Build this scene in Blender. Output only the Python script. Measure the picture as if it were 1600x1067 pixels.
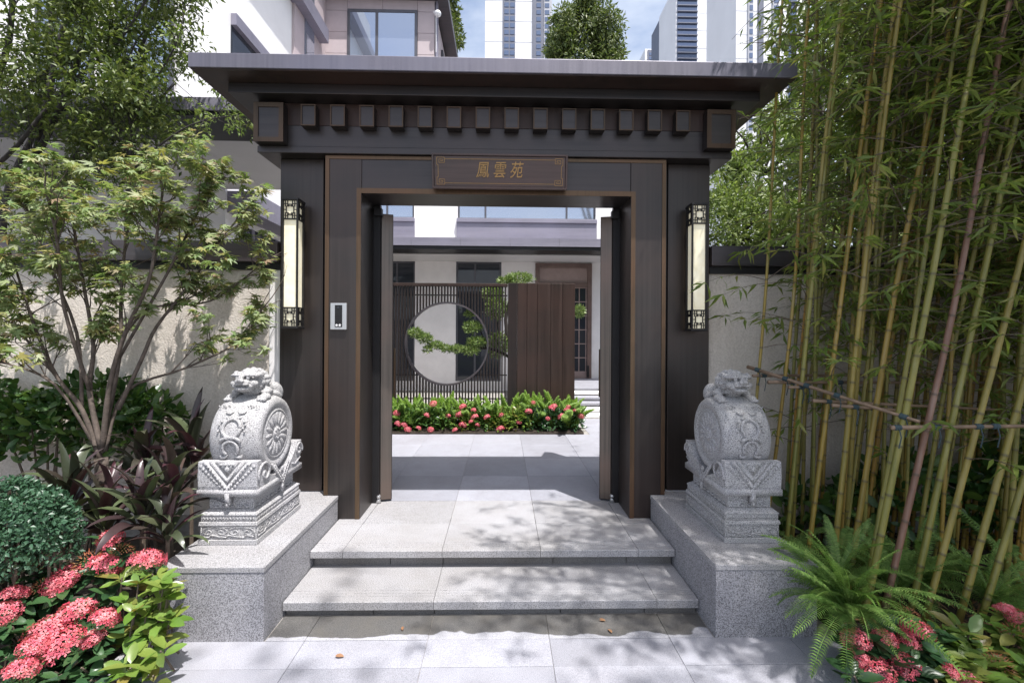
import bpy, bmesh, math, random
import numpy as np
from mathutils import Vector, Matrix, Euler
R = math.radians
random.seed(7); rng = np.random.default_rng(7)
for o in list(bpy.data.objects): bpy.data.objects.remove(o)
SC = bpy.context.scene; COL = SC.collection

# ------------------------------------------------------------------ camera, sky, sun, exposure
F, CX, EYE, YAW, ROLL = 711.0, 0.047, 1.63, R(-1.22), 0.0056
cd = bpy.data.cameras.new('camera'); cam = bpy.data.objects.new('camera', cd); COL.objects.link(cam)
cd.sensor_width = 36; cd.lens = 16.0; cd.clip_start = 0.05; cd.clip_end = 3000; cd.shift_y = -0.0047
CM = (Matrix.Rotation(YAW, 3, 'Z') @ Matrix.Rotation(R(90), 3, 'X') @ Matrix.Rotation(ROLL, 3, 'Z'))
cam.matrix_world = Matrix.Translation((CX, 0, EYE)) @ CM.to_4x4()
SC.camera = cam
SUN = Vector((0.75, -1.0, 3.226)).normalized()
w = bpy.data.worlds.new('World'); SC.world = w; w.use_nodes = True
nt = w.node_tree; bg = nt.nodes['Background']
sky = nt.nodes.new('ShaderNodeTexSky'); sky.sky_type = 'NISHITA'; sky.sun_disc = False
sky.sun_elevation = math.asin(SUN.z); sky.sun_rotation = math.atan2(SUN.x, SUN.y)
sky.air_density = 1.0; sky.dust_density = 4.0; sky.ozone_density = 1.5
tc = nt.nodes.new('ShaderNodeTexCoord'); mpp = nt.nodes.new('ShaderNodeMapping'); mpp.inputs['Scale'].default_value = (1.6, 1.6, 4.0); mpp.inputs['Location'].default_value = (0.35, 0.1, 0.0)
cn = nt.nodes.new('ShaderNodeTexNoise'); cn.inputs['Scale'].default_value = 1.8; cn.inputs['Detail'].default_value = 7; cn.inputs['Roughness'].default_value = 0.55
cr_ = nt.nodes.new('ShaderNodeValToRGB'); cr_.color_ramp.elements[0].position = 0.40; cr_.color_ramp.elements[0].color = (0.14, 0.14, 0.14, 1); cr_.color_ramp.elements[1].position = 0.66; cr_.color_ramp.elements[1].color = (0.85, 0.85, 0.85, 1)
cm = nt.nodes.new('ShaderNodeMixRGB'); cm.inputs[2].default_value = (4.3, 4.6, 5.1, 1)
for a_, b_ in ((tc.outputs['Generated'], mpp.inputs[0]), (mpp.outputs[0], cn.inputs['Vector']), (cn.outputs['Fac'], cr_.inputs[0]), (cr_.outputs[0], cm.inputs[0]), (sky.outputs[0], cm.inputs[1]), (cm.outputs[0], bg.inputs[0])): nt.links.new(a_, b_)
bg.inputs[1].default_value = 0.15
sl = bpy.data.lights.new('sun', 'SUN'); sl.energy = 4.6; sl.angle = R(0.53); sl.color = (1.0, 0.97, 0.94)
sun = bpy.data.objects.new('sun', sl); COL.objects.link(sun); sun.location = (4, -6, 14)
sun.rotation_euler = (-SUN).to_track_quat('-Z', 'Y').to_euler()
SC.view_settings.view_transform = 'Standard'; SC.view_settings.look = 'None'
SC.view_settings.exposure = 0.72; SC.view_settings.gamma = 1.0

def PX(x, y, Y):
    """world point on the vertical plane at depth Y seen at photo pixel (x, y)"""
    d = CM @ Vector(((x - 800) / F, (533.5 - y) / F - 7.5 / F, -1.0))
    return Vector((CX, 0, EYE)) + d * (Y / d.y)

# ------------------------------------------------------------------ materials
MATS = {}
def newmat(name):
    m = bpy.data.materials.new(name); m.use_nodes = True; MATS[name] = m
    return m, m.node_tree, m.node_tree.nodes['Principled BSDF']
def L(nt, a, b): nt.links.new(a, b)
def coord(nt, scale=(1, 1, 1), kind='Object'):
    tc = nt.nodes.new('ShaderNodeTexCoord'); mp = nt.nodes.new('ShaderNodeMapping')
    mp.inputs['Scale'].default_value = scale; L(nt, tc.outputs[kind], mp.inputs[0]); return mp.outputs[0]
def noise(nt, vec, scale, detail=3, rough=0.5):
    n = nt.nodes.new('ShaderNodeTexNoise'); n.inputs['Scale'].default_value = scale
    n.inputs['Detail'].default_value = detail; n.inputs['Roughness'].default_value = rough
    L(nt, vec, n.inputs['Vector']); return n.outputs['Fac']
def ramp(nt, fac, stops):
    r = nt.nodes.new('ShaderNodeValToRGB'); e = r.color_ramp.elements
    while len(e) < len(stops): e.new(0.5)
    for i, (p, c) in enumerate(stops):
        e[i].position = p; e[i].color = (c[0], c[1], c[2], 1) if hasattr(c, '__len__') else (c, c, c, 1)
    L(nt, fac, r.inputs[0]); return r.outputs[0]
def mix(nt, fac, a, b, mode='MIX'):
    n = nt.nodes.new('ShaderNodeMixRGB'); n.blend_type = mode
    for i, v in enumerate((fac, a, b)):
        if hasattr(v, 'is_output'): L(nt, v, n.inputs[i])
        elif i == 0: n.inputs[0].default_value = v
        else: n.inputs[i].default_value = (v[0], v[1], v[2], 1)
    return n.outputs[0]
def bump(nt, h, bsdf, strength=0.3, dist=0.01):
    b = nt.nodes.new('ShaderNodeBump'); b.inputs['Strength'].default_value = strength
    b.inputs['Distance'].default_value = dist; L(nt, h, b.inputs['Height']); L(nt, b.outputs[0], bsdf.inputs['Normal'])

def m_plain(name, c, rough=0.6, metal=0.0, var=0.12, scale=6, bmp=0.0):
    m, nt, b = newmat(name); v = coord(nt)
    n = noise(nt, v, scale, 5, 0.6)
    lo = [x * (1 - var) for x in c]; hi = [min(1, x * (1 + var)) for x in c]
    L(nt, ramp(nt, n, [(0.3, lo), (0.7, hi)]), b.inputs['Base Color'])
    b.inputs['Roughness'].default_value = rough; b.inputs['Metallic'].default_value = metal
    if bmp: bump(nt, noise(nt, v, 90, 4), b, bmp, 0.004)
    return m
def m_granite(name, dark, mid, light, rough=0.65, grain=150, stain=(0.9, 0.88, 0.82), bmp=0.25, rnd=0.0, mult=1.0):
    m, nt, b = newmat(name); v = coord(nt)
    g = noise(nt, v, grain, 2, 0.7)
    c = ramp(nt, g, [(0.36, dark), (0.47, mid), (0.56, light), (0.68, [min(1, x * 1.12) for x in light])])
    vo = nt.nodes.new('ShaderNodeTexVoronoi'); vo.inputs['Scale'].default_value = grain * 0.8; L(nt, v, vo.inputs['Vector'])
    c = mix(nt, ramp(nt, vo.outputs['Distance'], [(0.10, 0.55), (0.2, 0.0)]), c, dark)
    s = noise(nt, v, 1.7, 6, 0.6)
    c = mix(nt, ramp(nt, s, [(0.38, 0.75), (0.62, 0.0)]), c, stain, 'MULTIPLY')
    s2 = noise(nt, v, 9, 5, 0.65)
    c = mix(nt, ramp(nt, s2, [(0.35, 0.35), (0.6, 0.0)]), c, (0.82, 0.8, 0.78), 'MULTIPLY')
    if rnd:
        oi = nt.nodes.new('ShaderNodeObjectInfo')
        c = mix(nt, 1.0, c, ramp(nt, oi.outputs['Random'], [(0, [1 - rnd] * 3), (1, (1, 1, 1))]), 'MULTIPLY')
    L(nt, c, b.inputs['Base Color']); b.inputs['Roughness'].default_value = rough
    bump(nt, g, b, bmp, 0.003); return m
def m_brushed(name, c0, c1, sc, metal=0.85, rough=(0.3, 0.5), tint=(1.12, 0.93, 0.90)):
    m, nt, b = newmat(name); v = coord(nt, sc)
    n = noise(nt, v, 1.0, 6, 0.65); v2 = coord(nt); n2 = noise(nt, v2, 1.3, 4, 0.6)
    c = ramp(nt, n, [(0.3, c0), (0.7, c1)])
    c = mix(nt, ramp(nt, n2, [(0.4, 0.0), (0.65, 0.7)]), c, (c1[0] * tint[0], c1[1] * tint[1], c1[2] * tint[2]))
    L(nt, c, b.inputs['Base Color']); b.inputs['Metallic'].default_value = metal
    L(nt, ramp(nt, n, [(0.3, rough[0]), (0.75, rough[1])]), b.inputs['Roughness'])
    bump(nt, n, b, 0.06, 0.003); return m
def m_leaf(name, cols, rough=0.45, trans=0.35, spec=0.5, shift=0.0):
    """cols: list of colours picked per leaf"""
    m, nt, b = newmat(name)
    ge = nt.nodes.new('ShaderNodeNewGeometry'); oi = nt.nodes.new('ShaderNodeObjectInfo')
    a = nt.nodes.new('ShaderNodeMath'); a.operation = 'ADD'; L(nt, ge.outputs['Random Per Island'], a.inputs[0]); L(nt, oi.outputs['Random'], a.inputs[1])
    f = nt.nodes.new('ShaderNodeMath'); f.operation = 'FRACT'; L(nt, a.outputs[0], f.inputs[0])
    k = len(cols); c = ramp(nt, f.outputs[0], [(i / max(1, k - 1), cc) for i, cc in enumerate(cols)])
    n = noise(nt, coord(nt), 25, 3); c = mix(nt, ramp(nt, n, [(0.35, 0.35), (0.65, 0)]), c, (0.7, 0.72, 0.6), 'MULTIPLY')
    L(nt, c, b.inputs['Base Color']); b.inputs['Roughness'].default_value = rough
    b.inputs['Specular IOR Level'].default_value = spec
    tr = nt.nodes.new('ShaderNodeBsdfTranslucent'); c2 = mix(nt, 0.6, c, (1.25, 1.35, 0.5), 'MULTIPLY'); L(nt, c2, tr.inputs[0])
    ms = nt.nodes.new('ShaderNodeMixShader'); ms.inputs[0].default_value = trans
    L(nt, b.outputs[0], ms.inputs[1]); L(nt, tr.outputs[0], ms.inputs[2])
    L(nt, ms.outputs[0], nt.nodes['Material Output'].inputs[0]); return m

m_brushed('bronze_v', (0.052, 0.047, 0.045), (0.080, 0.071, 0.067), (38, 38, 0.35), 0.8, (0.34, 0.46), (1.12, 0.95, 0.9))
m_brushed('bronze_h', (0.050, 0.046, 0.046), (0.080, 0.073, 0.072), (0.35, 38, 38), 0.8, (0.34, 0.46), (1.08, 0.97, 0.94))
m_brushed('roof_metal', (0.125, 0.118, 0.142), (0.165, 0.157, 0.187), (40, 0.5, 0.8), 0.5, (0.42, 0.55), (0.95, 0.97, 1.05))
m_brushed('copper', (0.085, 0.058, 0.036), (0.15, 0.102, 0.064), (50, 50, 1.2), 0.75, (0.35, 0.55))
m_brushed('copper_dark', (0.055, 0.038, 0.026), (0.105, 0.075, 0.052), (50, 50, 1.2), 0.7, (0.35, 0.55))
m_brushed('bronze_light', (0.10, 0.088, 0.078), (0.19, 0.16, 0.137), (50, 50, 0.6), 0.8, (0.32, 0.45))
m_brushed('plaque_wood', (0.055, 0.040, 0.038), (0.10, 0.072, 0.066), (1.5, 40, 60), 0.2, (0.35, 0.5))
m_brushed('gold', (0.26, 0.16, 0.06), (0.40, 0.26, 0.11), (60, 60, 60), 0.6, (0.35, 0.5))
m_brushed('cap_metal', (0.06, 0.057, 0.063), (0.12, 0.112, 0.122), (0.7, 30, 20), 0.6, (0.35, 0.5))
m_brushed('screen_metal', (0.018, 0.016, 0.016), (0.045, 0.037, 0.034), (40, 40, 0.7), 0.6, (0.35, 0.55))
m_brushed('panel_brown', (0.026, 0.018, 0.015), (0.060, 0.040, 0.033), (18, 18, 0.7), 0.4, (0.38, 0.55))
m_brushed('mauve_metal', (0.20, 0.19, 0.235), (0.27, 0.257, 0.305), (0.5, 10, 10), 0.35, (0.45, 0.6), (1, 1, 1.05))
m_plain('black_metal', (0.018, 0.017, 0.018), 0.45, 0.3)
m_plain('rubber', (0.02, 0.02, 0.02), 0.7)
m_granite('granite_carved', (0.11, 0.108, 0.116), (0.33, 0.327, 0.345), (0.47, 0.466, 0.49), 0.8, 190, (0.9, 0.9, 0.84), 0.4)
m_granite('granite_plinth', (0.09, 0.088, 0.096), (0.255, 0.253, 0.27), (0.385, 0.382, 0.405), 0.75, 200, (0.85, 0.85, 0.86), 0.3, 0.05)
m_granite('granite_step', (0.14, 0.138, 0.146), (0.32, 0.318, 0.333), (0.42, 0.418, 0.438), 0.7, 200, (0.84, 0.82, 0.78), 0.25, 0.14)
m_granite('paving', (0.22, 0.222, 0.25), (0.33, 0.335, 0.378), (0.39, 0.395, 0.445), 0.6, 280, (0.84, 0.83, 0.82), 0.2, 0.2)
m_granite('paving_dark', (0.10, 0.10, 0.105), (0.19, 0.185, 0.185), (0.26, 0.25, 0.245), 0.6, 210, (0.75, 0.7, 0.62), 0.2, 0.1)  # darker speckled granite tone, used on the step risers
def m_strip_edge():  # pale tone turns darker past a noisy edge towards the step
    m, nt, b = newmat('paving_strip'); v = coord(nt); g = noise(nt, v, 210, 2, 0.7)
    dry = ramp(nt, g, [(0.36, (0.20, 0.20, 0.22)), (0.5, (0.33, 0.33, 0.355)), (0.62, (0.39, 0.392, 0.425))]); dark_tone = ramp(nt, g, [(0.36, (0.05, 0.05, 0.05)), (0.5, (0.09, 0.088, 0.086)), (0.65, (0.13, 0.125, 0.12))])
    dark_tone = mix(nt, ramp(nt, noise(nt, v, 4, 5, .6), [(.45, 0), (.7, .6)]), dark_tone, (0.105, 0.095, 0.08))
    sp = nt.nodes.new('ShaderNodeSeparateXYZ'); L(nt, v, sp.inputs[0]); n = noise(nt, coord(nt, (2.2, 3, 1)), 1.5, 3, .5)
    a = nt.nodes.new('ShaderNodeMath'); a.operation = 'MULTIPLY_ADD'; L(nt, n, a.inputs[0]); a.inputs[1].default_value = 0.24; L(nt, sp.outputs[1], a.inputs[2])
    L(nt, mix(nt, ramp(nt, a.outputs[0], [(0.0, 0), (1, 1)]), dry, dark_tone), b.inputs['Base Color']) if False else None
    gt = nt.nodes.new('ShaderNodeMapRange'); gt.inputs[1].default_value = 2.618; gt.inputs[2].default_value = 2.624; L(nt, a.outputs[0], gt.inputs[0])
    L(nt, mix(nt, gt.outputs[0], dry, dark_tone), b.inputs['Base Color']); b.inputs['Roughness'].default_value = 0.6; bump(nt, g, b, 0.2, 0.003)
m_strip_edge()
m_plain('grout', (0.30, 0.285, 0.265), 0.9, 0, 0.25, 20)
m_plain('soil', (0.045, 0.034, 0.025), 0.95, 0, 0.5, 30, 0.8)
m_plain('asphalt', (0.16, 0.16, 0.165), 0.9, 0, 0.2, 4)
def m_stucco():
    m, nt, b = newmat('stucco'); v = coord(nt)
    n = noise(nt, v, 75, 3, 0.6); s = noise(nt, v, 1.1, 5)
    vs = coord(nt, (9, 9, 0.5)); st = noise(nt, vs, 1.0, 5, 0.6)
    c = ramp(nt, n, [(0.3, (0.58, 0.525, 0.47)), (0.65, (0.74, 0.68, 0.62))])
    c = mix(nt, ramp(nt, s, [(0.4, 0.5), (0.62, 0)]), c, (0.86, 0.84, 0.8), 'MULTIPLY')
    c = mix(nt, ramp(nt, st, [(0.35, 0.45), (0.55, 0)]), c, (0.82, 0.8, 0.77), 'MULTIPLY')
    L(nt, c, b.inputs['Base Color']); b.inputs['Roughness'].default_value = 0.9; bump(nt, n, b, 0.9, 0.006)
m_stucco()
m_plain('stone_pink', (0.47, 0.40, 0.41), 0.7, 0, 0.06, 3)
m_plain('stone_cream', (0.80, 0.775, 0.77), 0.7, 0, 0.07, 2.5)
m_plain('stone_white', (0.80, 0.79, 0.78), 0.7, 0, 0.05, 2)
m_plain('ceiling_grey', (0.50, 0.49, 0.49), 0.6, 0, 0.04, 2)
m_plain('window_frame', (0.10, 0.10, 0.115), 0.4, 0.4)
m_plain('door_brown', (0.17, 0.115, 0.10), 0.4, 0.2, 0.2, 5)
m_plain('door_panel', (0.36, 0.27, 0.25), 0.45, 0.2, 0.1, 5)
def m_glass(name, c, metal, rough=0.04):
    m, nt, b = newmat(name); b.inputs['Base Color'].default_value = (*c, 1); b.inputs['Metallic'].default_value = metal
    b.inputs['Roughness'].default_value = rough; bump(nt, noise(nt, coord(nt), 1.2, 2), b, 0.03, 0.05); return m
m_glass('glass_dark', (0.03, 0.035, 0.045), 0.0); m_glass('glass_sky', (0.40, 0.45, 0.54), 0.75)
m_glass('glass_tower', (0.16, 0.20, 0.29), 0.6, 0.1)
m_plain('tower_white', (0.74, 0.74, 0.76), 0.7, 0, 0.04, 0.1); m_plain('tower_grey', (0.40, 0.41, 0.45), 0.7, 0, 0.05, 0.1)
m_plain('tower_dark', (0.12, 0.13, 0.17), 0.5, 0.2, 0.1, 0.2)
def m_shade():
    m, nt, b = newmat('lantern_shade'); n = noise(nt, coord(nt), 14, 5, 0.6)
    c = ramp(nt, n, [(0.3, (0.82, 0.74, 0.52)), (0.7, (0.88, 0.83, 0.66))])
    L(nt, c, b.inputs['Base Color']); b.inputs['Roughness'].default_value = 0.35
    L(nt, c, b.inputs['Emission Color']); b.inputs['Emission Strength'].default_value = 0.16
m_shade()
m_plain('white_plastic', (0.75, 0.75, 0.76), 0.35, 0, 0.03); m_plain('steel', (0.62, 0.62, 0.62), 0.3, 0.8, 0.05)
m_plain('screen_black', (0.012, 0.012, 0.014), 0.15)
m_plain('bark', (0.10, 0.078, 0.064), 0.85, 0, 0.4, 22, 0.6); m_plain('bark_dark', (0.04, 0.035, 0.032), 0.85, 0, 0.4, 22, 0.6)
m_plain('bark_twig', (0.13, 0.10, 0.075), 0.8, 0, 0.3, 30)
m_plain('pole_bamboo', (0.22, 0.15, 0.10), 0.55, 0, 0.3, 14); m_plain('tie_blue', (0.035, 0.06, 0.07), 0.7)
def m_culm(name, c0, c1, c2):
    m, nt, b = newmat(name); oi = nt.nodes.new('ShaderNodeObjectInfo')
    n = noise(nt, coord(nt, (10, 10, 1.2)), 1.5, 5, 0.6)
    c = ramp(nt, n, [(0.3, c0), (0.55, c1), (0.75, c2)])
    c = mix(nt, 1.0, c, ramp(nt, oi.outputs['Random'], [(0, (0.8, 0.95, 0.9)), (0.5, (1, 1, 1)), (1, (1.15, 0.95, 0.75))]), 'MULTIPLY')
    at = nt.nodes.new('ShaderNodeAttribute'); at.attribute_name = 'node'
    c = mix(nt, ramp(nt, at.outputs['Fac'], [(0.4, 0), (1, 0.75)]), c, (0.07, 0.055, 0.035))
    L(nt, c, b.inputs['Base Color']); b.inputs['Roughness'].default_value = 0.38
m_culm('culm', (0.15, 0.14, 0.035), (0.27, 0.215, 0.05), (0.31, 0.26, 0.11))
m_culm('culm_gold', (0.28, 0.17, 0.03), (0.38, 0.24, 0.05), (0.30, 0.24, 0.10))
m_culm('culm_red', (0.15, 0.085, 0.06), (0.22, 0.125, 0.09), (0.28, 0.19, 0.15))
m_leaf('leaf_maple', [(0.14, 0.22, 0.07), (0.22, 0.30, 0.11), (0.33, 0.36, 0.19), (0.18, 0.27, 0.11), (0.33, 0.30, 0.10), (0.21, 0.29, 0.14), (0.33, 0.22, 0.15)], 0.5, 0.38)
m_leaf('leaf_tree', [(0.055, 0.09, 0.022), (0.10, 0.14, 0.036), (0.17, 0.20, 0.055), (0.07, 0.11, 0.03)], 0.5, 0.3)
m_leaf('leaf_shrub', [(0.028, 0.075, 0.02), (0.05, 0.12, 0.028), (0.12, 0.20, 0.04), (0.04, 0.095, 0.026)], 0.35, 0.25)
m_leaf('leaf_box', [(0.03, 0.075, 0.04), (0.045, 0.11, 0.06), (0.07, 0.15, 0.085)], 0.4, 0.2)
m_leaf('leaf_ixora', [(0.02, 0.06, 0.025), (0.035, 0.085, 0.035), (0.05, 0.11, 0.04), (0.03, 0.07, 0.03)], 0.28, 0.15)
m_leaf('leaf_young', [(0.10, 0.20, 0.03), (0.16, 0.26, 0.05), (0.22, 0.27, 0.06), (0.12, 0.22, 0.05), (0.26, 0.20, 0.06)], 0.3, 0.3)
m_leaf('leaf_cordyline', [(0.034, 0.022, 0.024), (0.05, 0.030, 0.032), (0.045, 0.055, 0.034), (0.085, 0.11, 0.05), (0.04, 0.028, 0.028), (0.075, 0.028, 0.040), (0.06, 0.08, 0.042), (0.045, 0.03, 0.032)], 0.32, 0.08)
m_leaf('leaf_fern', [(0.12, 0.23, 0.055), (0.18, 0.31, 0.08), (0.26, 0.38, 0.11)], 0.45, 0.3)
m_leaf('leaf_bamboo', [(0.11, 0.18, 0.035), (0.18, 0.25, 0.05), (0.26, 0.32, 0.08), (0.14, 0.215, 0.055), (0.35, 0.34, 0.10)], 0.40, 0.48)
m_leaf('leaf_plume', [(0.20, 0.33, 0.08), (0.28, 0.42, 0.12), (0.34, 0.47, 0.15)], 0.5, 0.4)
m_leaf('leaf_bright', [(0.11, 0.17, 0.04), (0.17, 0.23, 0.065), (0.25, 0.30, 0.11)], 0.5, 0.4)
m_leaf('leaf_pine', [(0.09, 0.155, 0.04), (0.17, 0.25, 0.075), (0.31, 0.37, 0.15)], 0.45, 0.25)
m_leaf('petal', [(0.68, 0.09, 0.15), (0.78, 0.17, 0.24), (0.84, 0.32, 0.35), (0.60, 0.06, 0.11), (0.76, 0.20, 0.22)], 0.5, 0.25)
m_leaf('petal_bud', [(0.40, 0.10, 0.05), (0.30, 0.12, 0.05), (0.22, 0.15, 0.05)], 0.5, 0.1)
m_leaf('dry_leaf', [(0.32, 0.20, 0.11), (0.26, 0.12, 0.06)], 0.7, 0.1)

# ------------------------------------------------------------------ builders
ORG = {}
def setp(o, label=None, cat=None, group=None, kind=None):
    if label: o['label'] = label
    if cat: o['category'] = cat
    if group: o['group'] = group
    if kind: o['kind'] = kind
    return o
def root(name, loc, label=None, cat=None, group=None, kind=None):
    o = bpy.data.objects.new(name, None); COL.objects.link(o); o.location = loc; o.empty_display_size = 0.1
    ORG[o] = Vector(loc); return setp(o, label, cat, group, kind)
def link(name, me, m, parent=None, smooth=False, bevel=0.0, loc=None):
    """mesh data is in world coordinates; shift it to the origin of the thing"""
    o = bpy.data.objects.new(name, me); COL.objects.link(o)
    if m and not me.materials: me.materials.append(MATS[m])
    if smooth: me.shade_smooth()
    if parent is not None:
        o.parent = parent; g = ORG[parent]; ORG[o] = g; me.transform(Matrix.Translation(-g))
    else:
        g = Vector(loc) if loc is not None else Vector((0, 0, 0)); ORG[o] = g
        me.transform(Matrix.Translation(-g)); o.location = g
    if bevel:
        b = o.modifiers.new('bevel', 'BEVEL'); b.width = bevel; b.segments = 2; b.limit_method = 'ANGLE'; b.angle_limit = R(40)
    return o
def inst(name, me, mw, parent):
    """a piece sharing mesh data, placed by world matrix mw"""
    o = bpy.data.objects.new(name, me); COL.objects.link(o); o.parent = parent; ORG[o] = ORG[parent]
    o.matrix_local = Matrix.Translation(-ORG[parent]) @ mw; return o

class B:
    def __init__(s): s.v = []; s.f = []
    def add(s, vs, fs):
        n = len(s.v); s.v += [tuple(v) for v in vs]; s.f += [tuple(i + n for i in f) for f in fs]; return s
    def box(s, x0, x1, y0, y1, z0, z1):
        if x0 > x1: x0, x1 = x1, x0
        return s.add([(x, y, z) for z in (z0, z1) for y in (y0, y1) for x in (x0, x1)],
                     [(0, 2, 3, 1), (4, 5, 7, 6), (0, 1, 5, 4), (2, 6, 7, 3), (0, 4, 6, 2), (1, 3, 7, 5)])
    def prism(s, poly, axis, a, b):
        """poly: 2D outline; axis 'x','y','z' is the extrusion axis"""
        def p(u, v, t): return {'x': (t, u, v), 'y': (u, t, v), 'z': (u, v, t)}[axis]
        n = len(poly); vs = [p(u, v, a) for u, v in poly] + [p(u, v, b) for u, v in poly]
        fs = [tuple(range(n))[::-1], tuple(range(n, 2 * n))] + [(i, (i + 1) % n, n + (i + 1) % n, n + i) for i in range(n)]
        return s.add(vs, fs)
    def tube(s, pts, rad, n=8, cap=True):
        pts = [Vector(p) for p in pts]; k = len(pts)
        if not hasattr(rad, '__len__'): rad = [rad] * k
        t0 = (pts[1] - pts[0]).normalized(); u = t0.orthogonal().normalized(); vs = []
        for i, p in enumerate(pts):
            t = (pts[min(i + 1, k - 1)] - pts[max(i - 1, 0)]).normalized()
            u = (u - t * u.dot(t)); u = u.normalized() if u.length > 1e-6 else t.orthogonal().normalized(); q = t.cross(u)
            for j in range(n):
                a = 2 * math.pi * j / n; vs.append(p + (u * math.cos(a) + q * math.sin(a)) * rad[i])
        fs = [(i * n + j, i * n + (j + 1) % n, (i + 1) * n + (j + 1) % n, (i + 1) * n + j) for i in range(k - 1) for j in range(n)]
        if cap: fs += [tuple(range(n))[::-1], tuple(range((k - 1) * n, k * n))]
        return s.add(vs, fs)
    def ell(s, c, r, nu=12, nv=8, rot=None):
        vs = []; c = Vector(c)
        for i in range(nv + 1):
            th = math.pi * i / nv
            for j in range(nu):
                a = 2 * math.pi * j / nu
                p = Vector((r[0] * math.sin(th) * math.cos(a), r[1] * math.sin(th) * math.sin(a), r[2] * math.cos(th)))
                vs.append(c + (rot @ p if rot else p))
        return s.add(vs, [(i * nu + j, (i + 1) * nu + j, (i + 1) * nu + (j + 1) % nu, i * nu + (j + 1) % nu) for i in range(nv) for j in range(nu)])
    def mesh(s, name='m'):
        me = bpy.data.meshes.new(name); me.from_pydata(s.v, [], s.f); me.validate(); me.update()
        bm = bmesh.new(); bm.from_mesh(me); bmesh.ops.remove_doubles(bm, verts=bm.verts, dist=1e-6)
        bmesh.ops.recalc_face_normals(bm, faces=bm.faces); bm.to_mesh(me); bm.free(); return me
    def build(s, name, m, parent=None, smooth=False, bevel=0.0, loc=None):
        return link(name, s.mesh(name), m, parent, smooth, bevel, loc)
def arrmesh(name, V, Fc):
    """V (n,3) float array, Fc (m,k) int array"""
    me = bpy.data.meshes.new(name); V = np.ascontiguousarray(V, np.float32); k = Fc.shape[1]
    me.vertices.add(len(V)); me.vertices.foreach_set('co', V.ravel())
    me.loops.add(Fc.size); me.loops.foreach_set('vertex_index', np.ascontiguousarray(Fc, np.int32).ravel())
    me.polygons.add(len(Fc)); me.polygons.foreach_set('loop_start', np.arange(0, Fc.size, k, dtype=np.int32))
    me.polygons.foreach_set('loop_total', np.full(len(Fc), k, np.int32)); me.update(calc_edges=True); me.validate(); return me
def frame(d, up=(0, 0, 1), roll=0.0):
    """3x3 with local Y along d, local Z near up"""
    y = Vector(d).normalized(); x = y.cross(Vector(up))
    x = x.normalized() if x.length > 1e-4 else Vector((1, 0, 0)); z = x.cross(y)
    m = Matrix((x, y, z)).transposed(); return m @ Matrix.Rotation(roll, 3, 'Y')
def rv(a=1.0): return Vector((random.uniform(-a, a), random.uniform(-a, a), random.uniform(-a, a)))

# leaf templates: base at origin, tip along +Y, length 1
def T_simple(wd=0.4, fold=0.12, droop=0.12):
    v = [(0, 0, 0), (-wd / 2, 0.45, fold), (0, 0.45, 0), (wd / 2, 0.45, fold), (0, 1, -droop)]
    return np.array(v), np.array([(0, 2, 1), (0, 3, 2), (1, 2, 4), (2, 3, 4)])
def T_oval(wd=0.46, fold=0.07, droop=0.14):
    ys = [0, 0.18, 0.5, 0.82, 1.0]; ws = [0.02, 0.36, 0.5, 0.30, 0.0]; v = []
    for y, q in zip(ys, ws): z = -droop * y * y; v += [(-q * wd, y, z + fold * q * 2), (0, y, z), (q * wd, y, z + fold * q * 2)]
    f = []
    for i in range(4):
        a = i * 3
        for b in (0, 1): f += [(a + b, a + b + 1, a + b + 4), (a + b, a + b + 4, a + b + 3)]
    return np.array(v), np.array(f)
def T_strap(wd=0.15, n=8, bend=0.5, fold=0.035, wave=0.0, pet=0.12):
    v = []; f = []; y = z = 0.0
    for i in range(n + 1):
        t = i / n; q = (0.22 if t < pet else 1.0) * min(1, 0.25 + 2.2 * t) * (1 - t ** 3) ** 0.8
        a = 0.35 - bend * 2 * t * t
        if i: y += math.cos(a) / n; z += math.sin(a) / n
        v += [(-q * wd / 2, y, z + fold * q + wave * math.sin(9 * t)), (0, y, z), (q * wd / 2, y, z + fold * q - wave * math.sin(9 * t))]
    for i in range(n):
        a = i * 3
        for b in (0, 1): f += [(a + b, a + b + 1, a + b + 4), (a + b, a + b + 4, a + b + 3)]
    return np.array(v), np.array(f)
def T_maple():
    tips = [(-78, 0.52), (-38, 0.84), (0, 1.0), (38, 0.84), (78, 0.52)]; pts = [(-130, 0.2)]
    for i, (a, l) in enumerate(tips):
        pts += [(a - 10, l * 0.6), (a, l), (a + 10, l * 0.6)]
        if i < 4: pts.append(((a + tips[i + 1][0]) / 2, 0.30))
    pts.append((130, 0.2)); v = [(0, 0.15, 0)]
    for a, l in pts:
        v.append((math.sin(R(a)) * l * 0.85, 0.15 + math.cos(R(a)) * l * 0.85, -0.16 * l * l + 0.03 * math.cos(R(a * 5))))
    f = [(0, i + 1, i) for i in range(1, len(pts))]
    return np.array(v), np.array(f)
SIMPLE, OVAL, MAPLE = T_simple(), T_oval(), T_maple()
BLEAF = T_simple(0.16, 0.02, 0.18); TINY = T_simple(0.55, 0.1, 0.1); NEEDLE = T_simple(0.26, 0.03, 0.1)

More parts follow.
